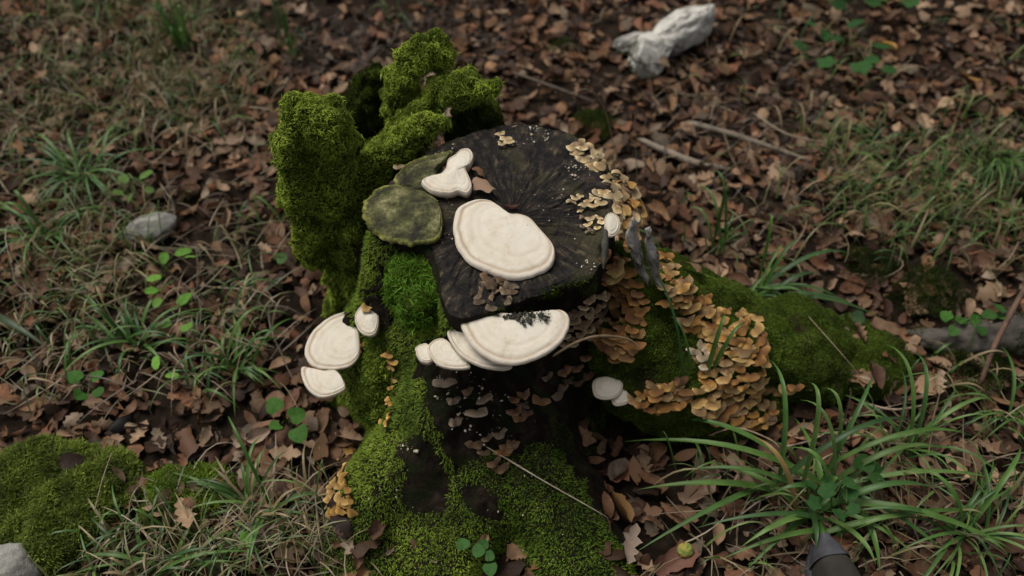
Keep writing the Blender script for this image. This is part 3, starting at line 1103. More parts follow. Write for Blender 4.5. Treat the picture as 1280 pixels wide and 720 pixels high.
shelves(poisson_px([(895, 392), (920, 390), (945, 400), (955, 430), (952, 470), (965, 510), (975, 530), (940, 532), (885, 522), (866, 505), (880, 470), (868, 445), (884, 430)], 92, 8.8), (.0095, .017), OCH,
        'ochre shelf fungus in the big root cluster', 'big ochre fungi cluster', .35, .004, face=(0, -.6, 0),
        where=lambda a, b_: ('beside the bleached ones' if a < 912 else 'just under the crest fungi') if b_ < 440 else ('in its middle tiers' if b_ < 485 else 'next to the brownish ones' if a < 912 else 'near the lone pale ones'))
shelves(poisson_px([(866, 432), (884, 428), (890, 445), (878, 460), (868, 458)], 5, 7), (.011, .016), [(.72, .64, .50)], 'bleached white shelf fungus at the edge of the big ochre cluster', 'bleached fungi by the big cluster', .3, .006, face=(0, -.6, 0))
shelves(poisson_px([(790, 492), (812, 480), (850, 470), (866, 486), (850, 505), (815, 512)], 22, 8), (.0095, .0155), BROWN + OCH, 'brownish shelf fungus between the big cluster and the two small white brackets', 'brownish fungi low on the root', .35, .004, face=(0, -.6, 0))
shelves([(975, 484), (986, 482), (996, 480)], (.012, .016), OCH, 'pale ochre shelf fungus alone on the root moss past the big cluster', 'lone ochre fungi on the root moss', .3, .004, face=(0, -.6, 0))
shelves(poisson_px([(600, 345), (640, 348), (640, 376), (600, 390), (590, 376)], 13, 8), (.008, .013), GREYB + [(.36, .22, .09), (.34, .27, .2)],
        'buff crust shelf fungus between the crescent and the widest bracket', 'buff crusts between the two big brackets', .2, .004)
shelves(poisson_px([(478, 436), (496, 436), (494, 470), (490, 530), (478, 530), (484, 470)], 14, 7), (.006, .010), GOLD, 'small golden shelf fungus in the thin column on the mossy wall', 'thin golden fungi column', .4, .006, joined=True)
shelves(poisson_px([(432, 558), (446, 558), (440, 590), (444, 636), (420, 640), (418, 605), (428, 582)], 22, 7.5), (.010, .016), GOLD, 'golden shelf fungus in the thick column beside the mossy root', 'thick golden fungi column', .4, .010, face=(-.5, -.4, 0))
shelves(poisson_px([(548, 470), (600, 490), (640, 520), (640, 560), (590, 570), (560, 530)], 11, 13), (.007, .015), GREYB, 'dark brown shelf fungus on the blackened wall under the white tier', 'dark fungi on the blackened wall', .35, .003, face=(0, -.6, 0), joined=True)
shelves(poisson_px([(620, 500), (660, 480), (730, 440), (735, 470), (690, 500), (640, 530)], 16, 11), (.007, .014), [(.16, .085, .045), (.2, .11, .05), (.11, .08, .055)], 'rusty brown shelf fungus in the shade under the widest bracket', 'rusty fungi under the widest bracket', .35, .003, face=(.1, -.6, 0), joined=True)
shelves([(634, 556), (628, 562), (640, 552), (614, 575), (622, 582)], (.010, .016), [(.28, .13, .045), (.18, .11, .06)], 'rust orange shelf fungus above the straw on the velvet moss', 'rust orange fungi above the root', .3, .004, face=(0, -.6, 0))
shelves([(460, 380), (452, 428), (455, 436)], (.008, .011), GOLD, 'golden shelf fungus beside the small round white bracket', 'golden fungi by the small bracket', .3, .008)

VV, FF, CC, off = [], [], [], 0
for me_, m4, tone in CRUST:
    v = np.array([v_.co[:] for v_ in me_.vertices]); f = np.array([list(p_.vertices) for p_ in me_.polygons])
    c4 = np.empty(len(v) * 4, np.float32); me_.color_attributes['col'].data.foreach_get('color', c4)
    VV.append(v @ m4[:3, :3].T + m4[:3, 3]); FF.append(f + off); off += len(v)
    CC.append(c4.reshape(-1, 4)[:, :3] * tone)
obj('fungus_crust', np.concatenate(VV), np.concatenate(FF), M['shelf_fungus'], cols=np.concatenate(CC), kind='stuff', color=(1, 1, 1),
    label='small weathered shelf fungi crusting the dark stump walls and the sawn face')

# pale crust crumbs scattered over stump and moss
def crumbs(regions):
    o8 = np.array([(1, 0, 0), (0, 1, 0), (-1, 0, 0), (0, -1, 0), (0, 0, .6), (0, 0, -.5)])
    f8 = np.array([(0, 1, 4), (1, 2, 4), (2, 3, 4), (3, 0, 4), (1, 0, 5), (2, 1, 5), (3, 2, 5), (0, 3, 5)])
    V, F, C = [], [], []
    k = 0
    for poly, count, smin, smax, cols, *lev in regions:
        for c in poisson_px(poly, count, 1.2):
            if not lev and noise(np.array([[c[0], c[1], 0.]]), .09, 31)[0] < -.1:
                continue
            p, n = hit(*c) if not lev else (P(*c, lev[0]), np.array([0, 0, 1.0]))
            s = smin * .7 + (smax * 1.7 - smin * .7) * rng.random() ** 3
            R = np.linalg.qr(rng.normal(size=(3, 3)))[0]
            v = (o8 * rng.uniform(.6, 1.3, (6, 1))) @ R.T * s * [1, 1, .6] + p + n * .0015
            V.append(v); F.append(f8 + k); k += 6
            C.append(np.repeat(np.array(cols[rng.integers(len(cols))])[None] * rng.uniform(.8, 1.1), 6, 0))
    return obj('crust_crumbs', np.concatenate(V), np.concatenate(F), M['crust'], stump, np.concatenate(C), kind='stuff')


WC = [(.62, .58, .48), (.70, .66, .58), (.50, .44, .33), (.58, .48, .30)]
crumbs([
    ([(630, 158), (690, 155), (700, 172), (660, 182), (635, 185)], 130, .0008, .0022, WC),
    ([(700, 190), (760, 195), (765, 215), (720, 215)], 60, .0008, .002, WC),
    ([(705, 205), (735, 205), (740, 222), (715, 228)], 40, .0008, .0022, WC),
    ([(540, 185), (575, 180), (560, 196), (535, 200)], 40, .0008, .002, WC),
    ([(545, 245), (566, 245), (566, 300), (550, 305)], 36, .0008, .002, WC),
    ([(640, 225), (720, 225), (720, 300), (650, 265)], 50, .0005, .0014, WC),
    ([(540, 440), (600, 465), (640, 500), (640, 560), (580, 555), (545, 520)], 170, .0008, .0026, WC),
    ([(495, 548), (520, 545), (522, 565), (500, 566)], 40, .001, .003, WC),
    ([(600, 560), (690, 560), (740, 700), (610, 710)], 90, .0008, .0018, WC),
    ([(440, 560), (500, 560), (560, 700), (450, 700)], 60, .0008, .0018, WC),
    ([(618, 394), (690, 388), (684, 401), (664, 403), (655, 409), (646, 401)], 170, .0012, .0034, [(.02, .018, .014), (.035, .03, .02), (.03, .035, .015)], .3905),
    ([(700, 330), (745, 320), (745, 345), (710, 350)], 40, .0006, .0018, WC),
])

# ================================================================== ROCKS
def ico(sub):
    import bmesh
    bm = bmesh.new()
    bmesh.ops.create_icosphere(bm, subdivisions=sub, radius=1)
    V = np.array([v.co[:] for v in bm.verts]); F = np.array([[v.index for v in f.verts] for f in bm.faces])
    bm.free()
    return V, F


IV, IF = ico(5)


def rock(name, loc, size, label, material, seed, amp=.22, sc=1.4, rot=0, groove=0, cat='rock', parts=(), lump=.0):
    V = IV.copy()
    d = amp * fbm(V, sc, 4, seed) + .05 * fbm(V, 7, 3, seed + 1)
    if groove:
        g = np.abs(fbm(V * [3.0, .7, .7], 1.6, 3, seed + 2))
        d = d - groove * np.exp(-(g / .07) ** 2)
    V = V * (1 + d)[:, None]
    # flattened facets
    for k in range(5):
        r_ = np.random.default_rng(seed * 10 + k)
        nn = unit(r_.normal(size=3)); lim = r_.uniform(.72, .95)
        dd = V @ nn
        V = V - np.outer(np.clip(dd - lim, 0, None) * .85, nn)
    V = V * np.array(size)
    V = V + unit(V) * (lump * (fbm(V, 18, 3, seed + 5) + .5 * fbm(V, 50, 2, seed + 6)))[:, None]
    c, s = math.cos(rot), math.sin(rot)
    V = V @ np.array([[c, s, 0], [-s, c, 0], [0, 0, 1]])
    e = empty(name, loc, label, cat) if parts else None
    if parts:
        obj('stone', V, IF, material, e)
        return e, V + np.array(loc), IF
    o = obj(name, V, IF, material, label=label, cat=cat)
    o.location = loc
    return o, V + np.array(loc), IF


a0 = P(830, 60, 0)
lime = empty('limestone_rock', a0, 'pale grooved forked limestone rock with a mossy foot lying in the leaf litter', 'rock')
RV1, RF1, k1 = [], [], 0
for cpt, size, rot, sd in ((P(850, 36, .045), (.115, .052, .060), 38, 411), (P(814, 66, .035), (.052, .088, .060), -22, 414), (P(792, 52, .02), (.060, .030, .035), 20, 417)):
    V = IV.copy()
    g_ = np.abs(fbm(V * [.5, 2.2, 2.2], 1.7, 3, sd + 2))
    V = V * (1 + .28 * fbm(V, 1.5, 4, sd) + .06 * fbm(V, 7, 3, sd + 1) - .16 * np.exp(-(g_ / .08) ** 2))[:, None]
    for k in range(7):
        r_ = np.random.default_rng(sd * 10 + k)
        nn = unit(r_.normal(size=3)); lim = r_.uniform(.62, .9)
        V = V - np.outer(np.clip(V @ nn - lim, 0, None) * .9, nn)
    V = V * np.array(size)
    c, s_ = math.cos(math.radians(rot)), math.sin(math.radians(rot))
    V = V @ np.array([[c, s_, 0], [-s_, c, 0], [0, 0, 1]]) + cpt
    obj('stone', rel(V, a0), IF, M['pale_limestone'], lime)
    RV1.append(V); RF1.append(IF + k1); k1 += len(V)
RV1, RF1 = np.concatenate(RV1), np.concatenate(RF1)
rock('limestone_rock', P(189, 286, .012), (.055, .036, .032), 'small pale grey stone half sunk among grass', M['limestone'], 217, .2, 1.3, math.radians(30))
g0 = P(75, 655, -.03)
_, BV3, BF3 = rock('boulder', g0, (.185, .15, .105), 'low boulder thickly covered in olive moss', M['moss_base'], 221, .22, 1.6, 0, lump=.028)
h0 = P(245, 635, -.02)
_, BV4, BF4 = rock('boulder', h0, (.085, .085, .065), 'small moss covered stone beside the low mossy boulder', M['moss_base'], 223, .18, 1.4, 0, lump=.02)
rock('limestone_rock', P(5, 725, .03), (.06, .05, .06), 'grey stone with dark pits at the foot of the low boulder', M['limestone'], 226, .15, 1.3, .4)
moss([(BV3, BF3)], 130000, 'thick olive moss over the low boulder', .0105, .0024, .3, .75, (.30, .39, .075), (.085, .11, .03), keep=lambda p, n: (p[:, 2] > 0) & (fbm(p, 22, 3, 91) > -.5), sc=20)
moss([(BV4, BF4)], 140000, 'bright moss over the small stone beside the boulder', .0105, .0024, .3, .75, (.28, .42, .055), (.09, .14, .026), keep=lambda p, n: p[:, 2] > 0, sc=20)
moss([(RV1, RF1)], 120000, 'dark moss at the foot of the pale limestone rocks', .006, .0018, .3, .6, (.06, .085, .014), (.03, .04, .01),
     keep=lambda p, n: inpoly(project(p), [(760, 60), (800, 50), (800, 75), (812, 80), (818, 100), (770, 100)]) & (fbm(p, 30, 3, 92) > -.3))

STAND_V = [np.concatenate(BODY_V), BV3, BV4, RV1]
STAND_F, k = [], 0
for V_, F_ in zip(STAND_V, [np.concatenate(BODY_F), BF3, BF4, RF1]):
    STAND_F.append(F_ + k); k += len(V_)
STAND = BVHTree.FromPolygons(np.concatenate(STAND_V).tolist(), np.concatenate(STAND_F).tolist())

# flat moss on the soil
def ground_moss(cx, cy, r, label, bright, dark, L=.007, dens=160000, ell=1.0):
    c = P(cx, cy, 0)
    n_ = int(dens * math.pi * r * r * ell)
    a = rng.uniform(0, 2 * np.pi, n_); q_ = np.sqrt(rng.random(n_))
    x, y = c[0] + r * q_ * np.cos(a), c[1] + r * ell * q_ * np.sin(a)
    p = np.stack([x, y, np.zeros(n_)], 1)
    hump = .022 * (1 - q_ ** 2) + .01 * fbm(p, 14, 3, int(cx))
    k_ = fbm(p, 16, 3, int(cx) + 3) > q_ * 1.1 - .75
    p[:, 2] = ground_z(x, y) + np.clip(hump, 0, None)
    p = p[k_]
    nn = np.tile([0, 0, 1.0], (len(p), 1))
    V, F = sprigs(p, nn, L, .0018, .3, .7)
    obj('moss', V, F, M['moss_leaf'], cols=moss_cols(p, bright, dark, 18), smooth=False, kind='stuff', label=label)


ground_moss(1085, 335, .075, 'dark moss patch on the soil beyond the long root', (.05, .075, .012), (.02, .035, .008))
ground_moss(1165, 365, .10, 'dark moss on the soil beside the grey log', (.05, .08, .012), (.02, .035, .008))
ground_moss(1210, 465, .10, 'low moss on the soil below the grey log', (.07, .10, .014), (.025, .04, .009))
ground_moss(745, 160, .07, 'moss patch on the soil behind the sawn face', (.075, .115, .014), (.03, .05, .009), .011)
ground_moss(700, 60, .06, 'faint moss on the soil beside the limestone rocks', (.06, .09, .014), (.03, .045, .01))

# ================================================================== LEAF LITTER
def leaf_template(kind, seed):
    r_ = np.random.default_rng(seed)
    n_ = 13 if kind == 'oak' else 8
    t = np.linspace(0, 1, n_)
    if kind == 'oak':
        w = .30 * np.sin(np.pi * t ** .8) ** .6 * (.76 + .26 * np.cos(2 * np.pi * 4 * t + 2.6)) * (.75 + .4 * t)
    elif kind == 'ovate':
        w = .30 * np.sin(np.pi * t ** .9) ** .8 * (1 + .06 * r_.normal(size=n_))
    elif kind == 'narrow':
        w = .16 * np.sin(np.pi * t) ** .7
    else:                              # torn fragment
        w = .34 * (np.sin(np.pi * np.clip(t * 1.05, .12, .93)) ** .4) * r_.uniform(.55, 1.2, n_)
    w = np.clip(w, .012, None)
    jag = .035 if kind == 'oak' else .0
    curl, cup, twist = r_.uniform(-2.8, 2.8), r_.uniform(-1.5, 1.9), r_.uniform(-1.2, 1.2)
    V = []
    ang = curl * (t - .5)
    xs = np.cumsum(np.cos(ang)) / n_; zs = np.cumsum(np.sin(ang)) / n_
    xs -= xs.mean(); zs -= zs.mean()
    for i in range(n_):
        tw = twist * (t[i] - .5)
        for sgn in (-1, 0, 1):
            wy = sgn * w[i] * (1 + jag * r_.normal() * 2)
            y = wy * math.cos(cup * abs(sgn) * .6); zc = abs(wy) * math.sin(cup * .8) + .02 * r_.normal() * abs(sgn)
            V.append((xs[i] + (jag * r_.normal() if sgn else 0), y * math.cos(tw) - zc * math.sin(tw), zs[i] + y * math.sin(tw) + zc * math.cos(tw)))
    F = []
    for i in range(n_ - 1):
        for j in range(2):
            F.append((i * 3 + j, i * 3 + j + 1, (i + 1) * 3 + j + 1, (i + 1) * 3 + j))
    return np.array(V), np.array(F)


KINDS = ['oak', 'ovate', 'narrow', 'torn']
LEAFT = {k: [leaf_template(k, 300 + 20 * i + j) for j in range(7)] for i, k in enumerate(KINDS)}
LEAF_COLS = [(.185, .098, .055), (.120, .064, .040), (.235, .145, .086), (.310, .210, .135), (.065, .037, .026), (.20, .095, .053), (.145, .088, .056), (.045, .028, .021), (.22, .125, .066), (.24, .185, .135), (.10, .052, .033)]


def scatter_xy(n_):
    """where litter lies: frame footprint with a margin"""
    y = -.75 + 2.75 * rng.random(n_)
    half = .95 + (y + .75) * .56
    x = rng.uniform(-1, 1, n_) * half
    return x, y


def on_stand(x, y, thr=.02):
    out = np.zeros(len(x), bool)
    gz = ground_z(x, y)
    for i in range(len(x)):
        if abs(x[i]) < 1.2 and -.8 < y[i] < 1.35:
            out[i] = top_z(x[i], y[i], STAND) > gz[i] + thr
    return out


def rotmats(n_, tilt):
    yaw = rng.uniform(0, 2 * np.pi, n_)
    ax_ = rng.uniform(0, 2 * np.pi, n_)
    t = np.abs(rng.normal(0, tilt, n_))
    c, s = np.cos(yaw), np.sin(yaw)
    Z = np.zeros(n_); O = np.ones(n_)
    Rz = np.stack([np.stack([c, -s, Z], 1), np.stack([s, c, Z], 1), np.stack([Z, Z, O], 1)], 1)
    k = np.stack([np.cos(ax_), np.sin(ax_), Z], 1)
    K = np.zeros((n_, 3, 3))
    K[:, 0, 2] = k[:, 1]; K[:, 1, 2] = -k[:, 0]; K[:, 2, 0] = -k[:, 1]; K[:, 2, 1] = k[:, 0]
    I = np.eye(3)[None]
    Rt = I + np.sin(t)[:, None, None] * K + (1 - np.cos(t))[:, None, None] * (K @ K)
    return Rt @ Rz


def litter(count, size, zlo, zhi, name, label):
    x, y = scatter_xy(count)
    p3 = np.stack([x, y, np.zeros(count)], 1)
    dens = np.clip(.8 + .9 * fbm(p3, 3.2, 3, 41), .1, 1)
    dens *= np.where((x < -.55), .95, 1)
    bare = np.exp(-(((x + .42) / .10) ** 2 + ((y - .05) / .12) ** 2)) + np.exp(-(((x - .27) / .12) ** 2 + ((y + .34) / .10) ** 2))
    dens *= 1 - .75 * np.clip(bare, 0, 1)
    k = rng.random(count) < dens
    x, y = x[k], y[k]
    z = ground_z(x, y)
    k = np.ones(len(x), bool)
    for i in range(len(x)):
        if abs(x[i]) < 1.2 and -.8 < y[i] < 1.35:
            h = top_z(x[i], y[i], STAND) - z[i]
            if h > .05 or (h > .012 and rng.random() < .45):
                k[i] = False
            elif h > 0:
                z[i] += h
    x, y, z = x[k], y[k], z[k]
    n_ = len(x)
    z = z + rng.uniform(zlo, zhi, n_)
    S = rng.uniform(*size, n_)
    R = rotmats(n_, .42)
    kind = rng.choice(4, n_, p=[.20, .27, .15, .38])
    var = rng.integers(7, size=n_)
    base = np.array(LEAF_COLS)[rng.integers(len(LEAF_COLS), size=n_)] * rng.uniform(.45, 1.15, (n_, 1))
    base *= rng.choice([.7, 1.0, 1.4], (n_, 1), p=[.3, .45, .25])
    VV, FF, CC, off = [], [], [], 0
    for a in range(4):
        for b_ in range(7):
            m_ = (kind == a) & (var == b_)
            if not m_.any():
                continue
            V0, F0 = LEAFT[KINDS[a]][b_]
            V = np.einsum('nij,vj->nvi', R[m_], V0) * S[m_][:, None, None]
            V = V + np.stack([x[m_], y[m_], z[m_]], 1)[:, None, :]
            k_ = m_.sum()
            F = F0[None] + (off + np.arange(k_) * len(V0))[:, None, None]
            VV.append(V.reshape(-1, 3)); FF.append(F.reshape(-1, 4))
            CC.append(np.repeat(base[m_], len(V0), 0))
            off += k_ * len(V0)
    return obj(name, np.concatenate(VV), np.concatenate(FF), M['litter_leaf'], cols=np.concatenate(CC), kind='stuff', label=label)


litter(9000, (.007, .018), -.010, .003, 'soil_debris', 'tiny leaf crumbs and bark bits on the soil')
litter(10500, (.018, .042), -.008, .004, 'leaf_litter', 'broken brown leaf fragments matted on the soil')
litter(11000, (.034, .068), -.002, .012, 'leaf_litter', 'brown dead oak and beech leaves carpeting the forest floor')

LEAFM = {k: [mesh('dead_leaf', *t, M['dead_leaf']) for t in v] for k, v in LEAFT.items()}
LOOK = {
    'oak': ('oak_leaf', [((.24, .135, .080), 'brown lobed oak leaf', 'loose brown oak leaves'), ((.36, .25, .165), 'pale tan lobed oak leaf', 'loose pale oak leaves')]),
    'ovate': ('dead_leaf', [((.24, .115, .066), 'curled reddish brown oval leaf', 'curled oval leaves'), ((.35, .235, .15), 'light tan oval leaf', 'light tan oval leaves')]),
    'narrow': ('dead_leaf', [((.21, .12, .07), 'narrow rolled brown leaf', 'narrow rolled leaves')]),
    'torn': ('dead_leaf', [((.13, .068, .042), 'torn dark brown leaf', 'torn dark leaves')]),
}


def put_leaf(mesh_, name, loc, R, s, color, label, group=None):
    o = link(name, mesh_, None, label, 'leaf', group, color=color)
    m4 = Matrix([[*(np.asarray(R)[i] * s), 0] for i in range(3)] + [[0, 0, 0, 1]])
    m4.translation = Vector(loc)
    o.matrix_world = m4
    return o


placed = 0
while placed < 255:
    px, py = rng.uniform(5, 1275), rng.uniform(5, 715) ** 1.0
    if inpoly(np.array([[px, py]]), [(340, 100), (640, 30), (800, 180), (850, 300), (1120, 330), (1120, 540), (790, 560), (790, 720), (400, 720), (400, 380)])[0]:
        continue
    if py > 520 and px < 310 and rng.random() < .95:
        continue
    p, n = hit(px, py, (GROUND,))
    if top_z(p[0], p[1], STAND) > p[2] + .02:
        continue
    kd = KINDS[rng.choice(4, p=[.34, .32, .16, .18])]
    nm, looks = LOOK[kd]
    c, lab, grp = looks[rng.integers(len(looks))]
    R = rotmats(1, .38)[0]
    put_leaf(LEAFM[kd][rng.integers(7)], nm, p + [0, 0, rng.uniform(.016, .026)], R, rng.uniform(.042, .074), np.array(c) * rng.uniform(.75, 1.2), lab + ' near ' + landmark(px, py), grp + ' near ' + landmark(px, py))
    placed += 1


def one_leaf(px, py, kd, var, s, yaw, tilt, color, label, lift=.006, nm=None, on=None):
    p, n = hit(px, py, on)
    c, s_ = math.cos(yaw), math.sin(yaw)
    Rz = np.array([[c, -s_, 0], [s_, c, 0], [0, 0, 1]])
    z_ = unit(n * .7 + np.array([0, 0, .5]))
    x_ = unit(np.cross([0, 1, 0], z_)); y_ = np.cross(z_, x_)
    B = np.stack([x_, y_, z_], 1)
    ct, st = math.cos(tilt), math.sin(tilt)
    Rx = np.array([[1, 0, 0], [0, ct, -st], [0, st, ct]])
    return put_leaf(LEAFM[kd][var], nm or ('oak_leaf' if kd == 'oak' else 'dead_leaf'), p + n * lift, B @ Rz @ Rx, s, color, label)


one_leaf(607, 240, 'torn', 1, .050, 2.4, .1, (.30, .20, .14), 'curled brown leaf on the sawn face above the white crescent', .022)
one_leaf(596, 226, 'torn', 2, .034, 2.0, .3, (.17, .095, .055), 'small dark brown leaf scrap against the lobed white bracket', .02)
one_leaf(638, 263, 'narrow', 3, .036, .2, .3, (.07, .028, .02), 'dark red leaf scrap in the notch of the white crescent', .012)
one_leaf(775, 682, 'oak', 0, .075, 1.35, .1, (.40, .32, .26), 'pale pinkish lobed oak leaf at the foot of the velvet mossy root', .02)
one_leaf(762, 640, 'ovate', 2, .075, 2.2, .4, (.26, .15, .06), 'amber brown curled leaf above the pale lobed oak leaf', .02)
one_leaf(863, 342, 'oak', 3, .055, 2.4, .6, (.24, .15, .09), 'brown leaf standing tilted behind the mossy root crest', .02)
one_leaf(1066, 420, 'oak', 4, .055, 1.7, .4, (.26, .17, .11), 'tan oak leaf lying on the moss of the long root', .012)
one_leaf(1152, 492, 'ovate', 5, .07, .4, .3, (.38, .25, .16), 'light tan leaf pair folded below the grey log', .03)
one_leaf(1165, 490, 'oak', 5, .06, 1.2, .3, (.42, .31, .23), 'pale lobed leaf lapping the light tan folded leaf', .034)
one_leaf(1240, 372, 'oak', 6, .10, .3, .2, (.24, .165, .10), 'long ochre brown lobed leaf lying on the grey log', .02)
one_leaf(870, 620, 'oak', 2, .11, .8, .2, (.25, .17, .12), 'broad tan oak leaf under the broad sedge tuft', .03)
one_leaf(925, 598, 'oak', 1, .085, 2.0, .2, (.30, .21, .15), 'buff oak leaf crossed by a sedge blade', .032)
one_leaf(1060, 560, 'ovate', 4, .075, 1.2, .3, (.23, .13, .08), 'russet folded leaf between sedge and long root', .03)
one_leaf(326, 552, 'ovate', 0, .055, .5, .5, (.36, .26, .20), 'pale tan leaf standing on the bare soil beside the stump', .024)
one_leaf(155, 534, 'ovate', 3, .06, 1.0, .2, (.012, .011, .012), 'blackened leaf at the edge of the mossy boulder', .022)
one_leaf(75, 458, 'ovate', 6, .055, .2, .2, (.34, .25, .19), 'pale round leaf among dry straws', .024)
one_leaf(405, 575, 'narrow', 1, .085, 1.6, .5, (.20, .12, .07), 'upright rolled brown leaf beside the thick golden column', .03)
one_leaf(1105, 70, 'ovate', 2, .06, 2.6, .3, (.38, .22, .05), 'yellow orange leaf by the dark green ground plant', .03)
one_leaf(1212, 108, 'narrow', 5, .075, 2.4, .3, (.32, .18, .05), 'yellowish narrow leaf in the far litter', .03)
one_leaf(1150, 30, 'oak', 3, .075, 1.5, .3, (.28, .2, .14), 'buff oak leaf propped behind the ground plant', .03)
one_leaf(842, 705, 'torn', 4, .09, .3, .2, (.18, .09, .065), 'reddish brown torn leaf beside the green acorn husk', .025)
one_leaf(290, 186, 'oak', 2, .09, .4, .2, (.29, .20, .145), 'large tan oak leaf before the mossy shards', .025)

# ================================================================== STRAW AND GRASS MASS
def ribbons(B, Cc, T, W, segs=5):
    n_ = len(B)
    t = np.linspace(0, 1, segs + 1)
    V = []
    for ti in t:
        p = (1 - ti) ** 2 * B + 2 * ti * (1 - ti) * Cc + ti ** 2 * T
        tan = unit(2 * (1 - ti) * (Cc - B) + 2 * ti * (T - Cc))
        s = unit(np.cross(tan, np.array([0, 0, 1.0])) + 1e-6)
        w = W * (1 - .93 * ti ** 2.2) * .5
        V.append(np.stack([p - s * w[:, None], p + s * w[:, None]], 1))
    V = np.stack(V, 1)                                   # n, segs+1, 2, 3
    V = V.reshape(-1, 3)
    o = (np.arange(n_) * (segs + 1) * 2)[:, None]
    F = np.stack([np.concatenate([o + 2 * i, o + 2 * i + 1, o + 2 * i + 3, o + 2 * i + 2], 1) for i in range(segs)], 1).reshape(-1, 4)
    return V, F, (segs + 1) * 2


def straw(count, polys, L, label, cols, lift=(.005, .035), name='dry_straw', W=(.0012, .0034), rise=.02):
    V_, F_, C_, off = [], [], [], 0
    per = count // len(polys)
    for poly in polys:
        pts = []
        poly = np.array(poly, float); lo, hi = poly.min(0), poly.max(0)
        while len(pts) < per:
            c = lo + (hi - lo) * rng.random((per * 2, 2))
            pts += list(c[inpoly(c, poly)])
        pts = pts[:per]
        B = np.array([P(a, b_, 0) for a, b_ in pts])
        ok = ~on_stand(B[:, 0], B[:, 1], .05)
        B = B[ok]
        n_ = len(B)
        B[:, 2] = ground_z(B[:, 0], B[:, 1]) + rng.uniform(*lift, n_)
        a = rng.uniform(0, 2 * np.pi, n_); l_ = rng.uniform(*L, n_)
        T = B + np.stack([np.cos(a) * l_, np.sin(a) * l_, rng.normal(0, .012, n_)], 1)
        T[:, 2] = np.maximum(T[:, 2], ground_z(T[:, 0], T[:, 1]) + .006)
        Cc = (B + T) / 2 + rng.normal(0, .018, (n_, 3)) + [0, 0, rise]
        V, F, m_ = ribbons(B, Cc, T, rng.uniform(*W, n_))
        V_.append(V); F_.append(F + off); off += len(V)
        C_.append(np.repeat(np.array(cols)[rng.integers(len(cols), size=n_)] * rng.uniform(.6, 1.15, (n_, 1)), m_, 0))
    return obj(name, np.concatenate(V_), np.concatenate(F_), M['grass_mass'], cols=np.concatenate(C_), kind='stuff', label=label)


STRAW_C = [(.24, .185, .11), (.32, .25, .165), (.16, .12, .075), (.12, .085, .058), (.13, .12, .05)]
straw(480, [[(0, 20), (330, 30), (330, 190), (0, 260)], [(0, 260), (330, 200), (360, 480), (0, 520)]], (.05, .14), 'dry tan straw lying over the litter among the grass', STRAW_C)
straw(130, [[(220, 600), (420, 600), (470, 720), (120, 720)], [(150, 640), (420, 620), (440, 720), (120, 720)]], (.06, .17), 'dry straw matted beside the mossy boulder', STRAW_C, (.006, .035), W=(.0012, .0026))
straw(420, [[(700, 0), (1280, 0), (1280, 380), (860, 300)], [(1000, 540), (1280, 460), (1280, 720), (800, 720)]], (.05, .13), 'thin dry stalks strewn over the brown litter', STRAW_C, (.004, .02))
straw(500, [[(340, 20), (640, 10), (640, 60), (360, 110)], [(640, 0), (900, 0), (1280, 200), (900, 260)]], (.03, .08), 'short broken twiglets in the litter', [(.07, .05, .04), (.10, .075, .055), (.05, .035, .028)], (.006, .02), 'twig_debris', (.0018, .0035))

GREEN = [(.065, .140, .030), (.095, .185, .038), (.055, .115, .032), (.15, .22, .06), (.24, .22, .10), (.32, .25, .14)]


def grass_mass(spots, label, L=(.05, .15), W=(.0022, .0056), cols=None):
    V_, F_, C_, off = [], [], [], 0
    for (px, py, rad, n_) in spots:
        c = P(px, py, 0)
        a = rng.uniform(0, 2 * np.pi, n_); q_ = rad * np.sqrt(rng.random(n_))
        B = np.stack([c[0] + q_ * np.cos(a), c[1] + q_ * np.sin(a), np.zeros(n_)], 1)
        B = B[~on_stand(B[:, 0], B[:, 1], .03)]
        n2 = len(B)
        if not n2: continue
        B[:, 2] = ground_z(B[:, 0], B[:, 1])
        a = rng.uniform(0, 2 * np.pi, n2); l_ = rng.uniform(*L, n2); lean = rng.uniform(.35, 1.0, n2)
        d = np.stack([np.cos(a), np.sin(a), np.zeros(n2)], 1)
        Cc = B + d * (l_ * .30)[:, None] + np.array([0, 0, 1]) * (l_ * .75)[:, None]
        T = B + d * (l_ * lean)[:, None] + np.array([0, 0, 1]) * (l_ * (1.0 - lean) * .8 + .01)[:, None]
        V, F, m_ = ribbons(B, Cc, T, rng.uniform(*W, n2), 6)
        V_.append(V); F_.append(F + off); off += len(V)
        pal = np.array(cols or GREEN)
        C_.append(np.repeat(pal[rng.integers(len(pal), size=n2)] * rng.uniform(.6, 1.15, (n2, 1)), m_, 0))
    return obj('grass', np.concatenate(V_), np.concatenate(F_), M['grass_mass'], cols=np.concatenate(C_), kind='stuff', label=label)


sp = [(rng.uniform(0, 340), rng.uniform(10, 480), .09, 6) for _ in range(70)] + [(rng.uniform(60, 330), rng.uniform(330, 470), .10, 7) for _ in range(10)]
grass_mass(sp, 'thin green grass growing through the straw and litter')
sp = [(rng.uniform(1050, 1280), rng.uniform(170, 300), .10, 10) for _ in range(26)] + [(rng.uniform(850, 1280), rng.uniform(20, 330), .10, 5) for _ in range(30)] + \
     [(rng.uniform(1020, 1280), rng.uniform(470, 720), .08, 6) for _ in range(18)] + [(rng.uniform(790, 1000), rng.uniform(580, 720), .06, 4) for _ in range(10)]
grass_mass(sp, 'sparse thin grass among the brown litter beyond the long root')
grass_mass([(rng.uniform(120, 420), rng.uniform(640, 730), .06, 10) for _ in range(16)], 'grass blades mixed with straw beside the mossy boulder')

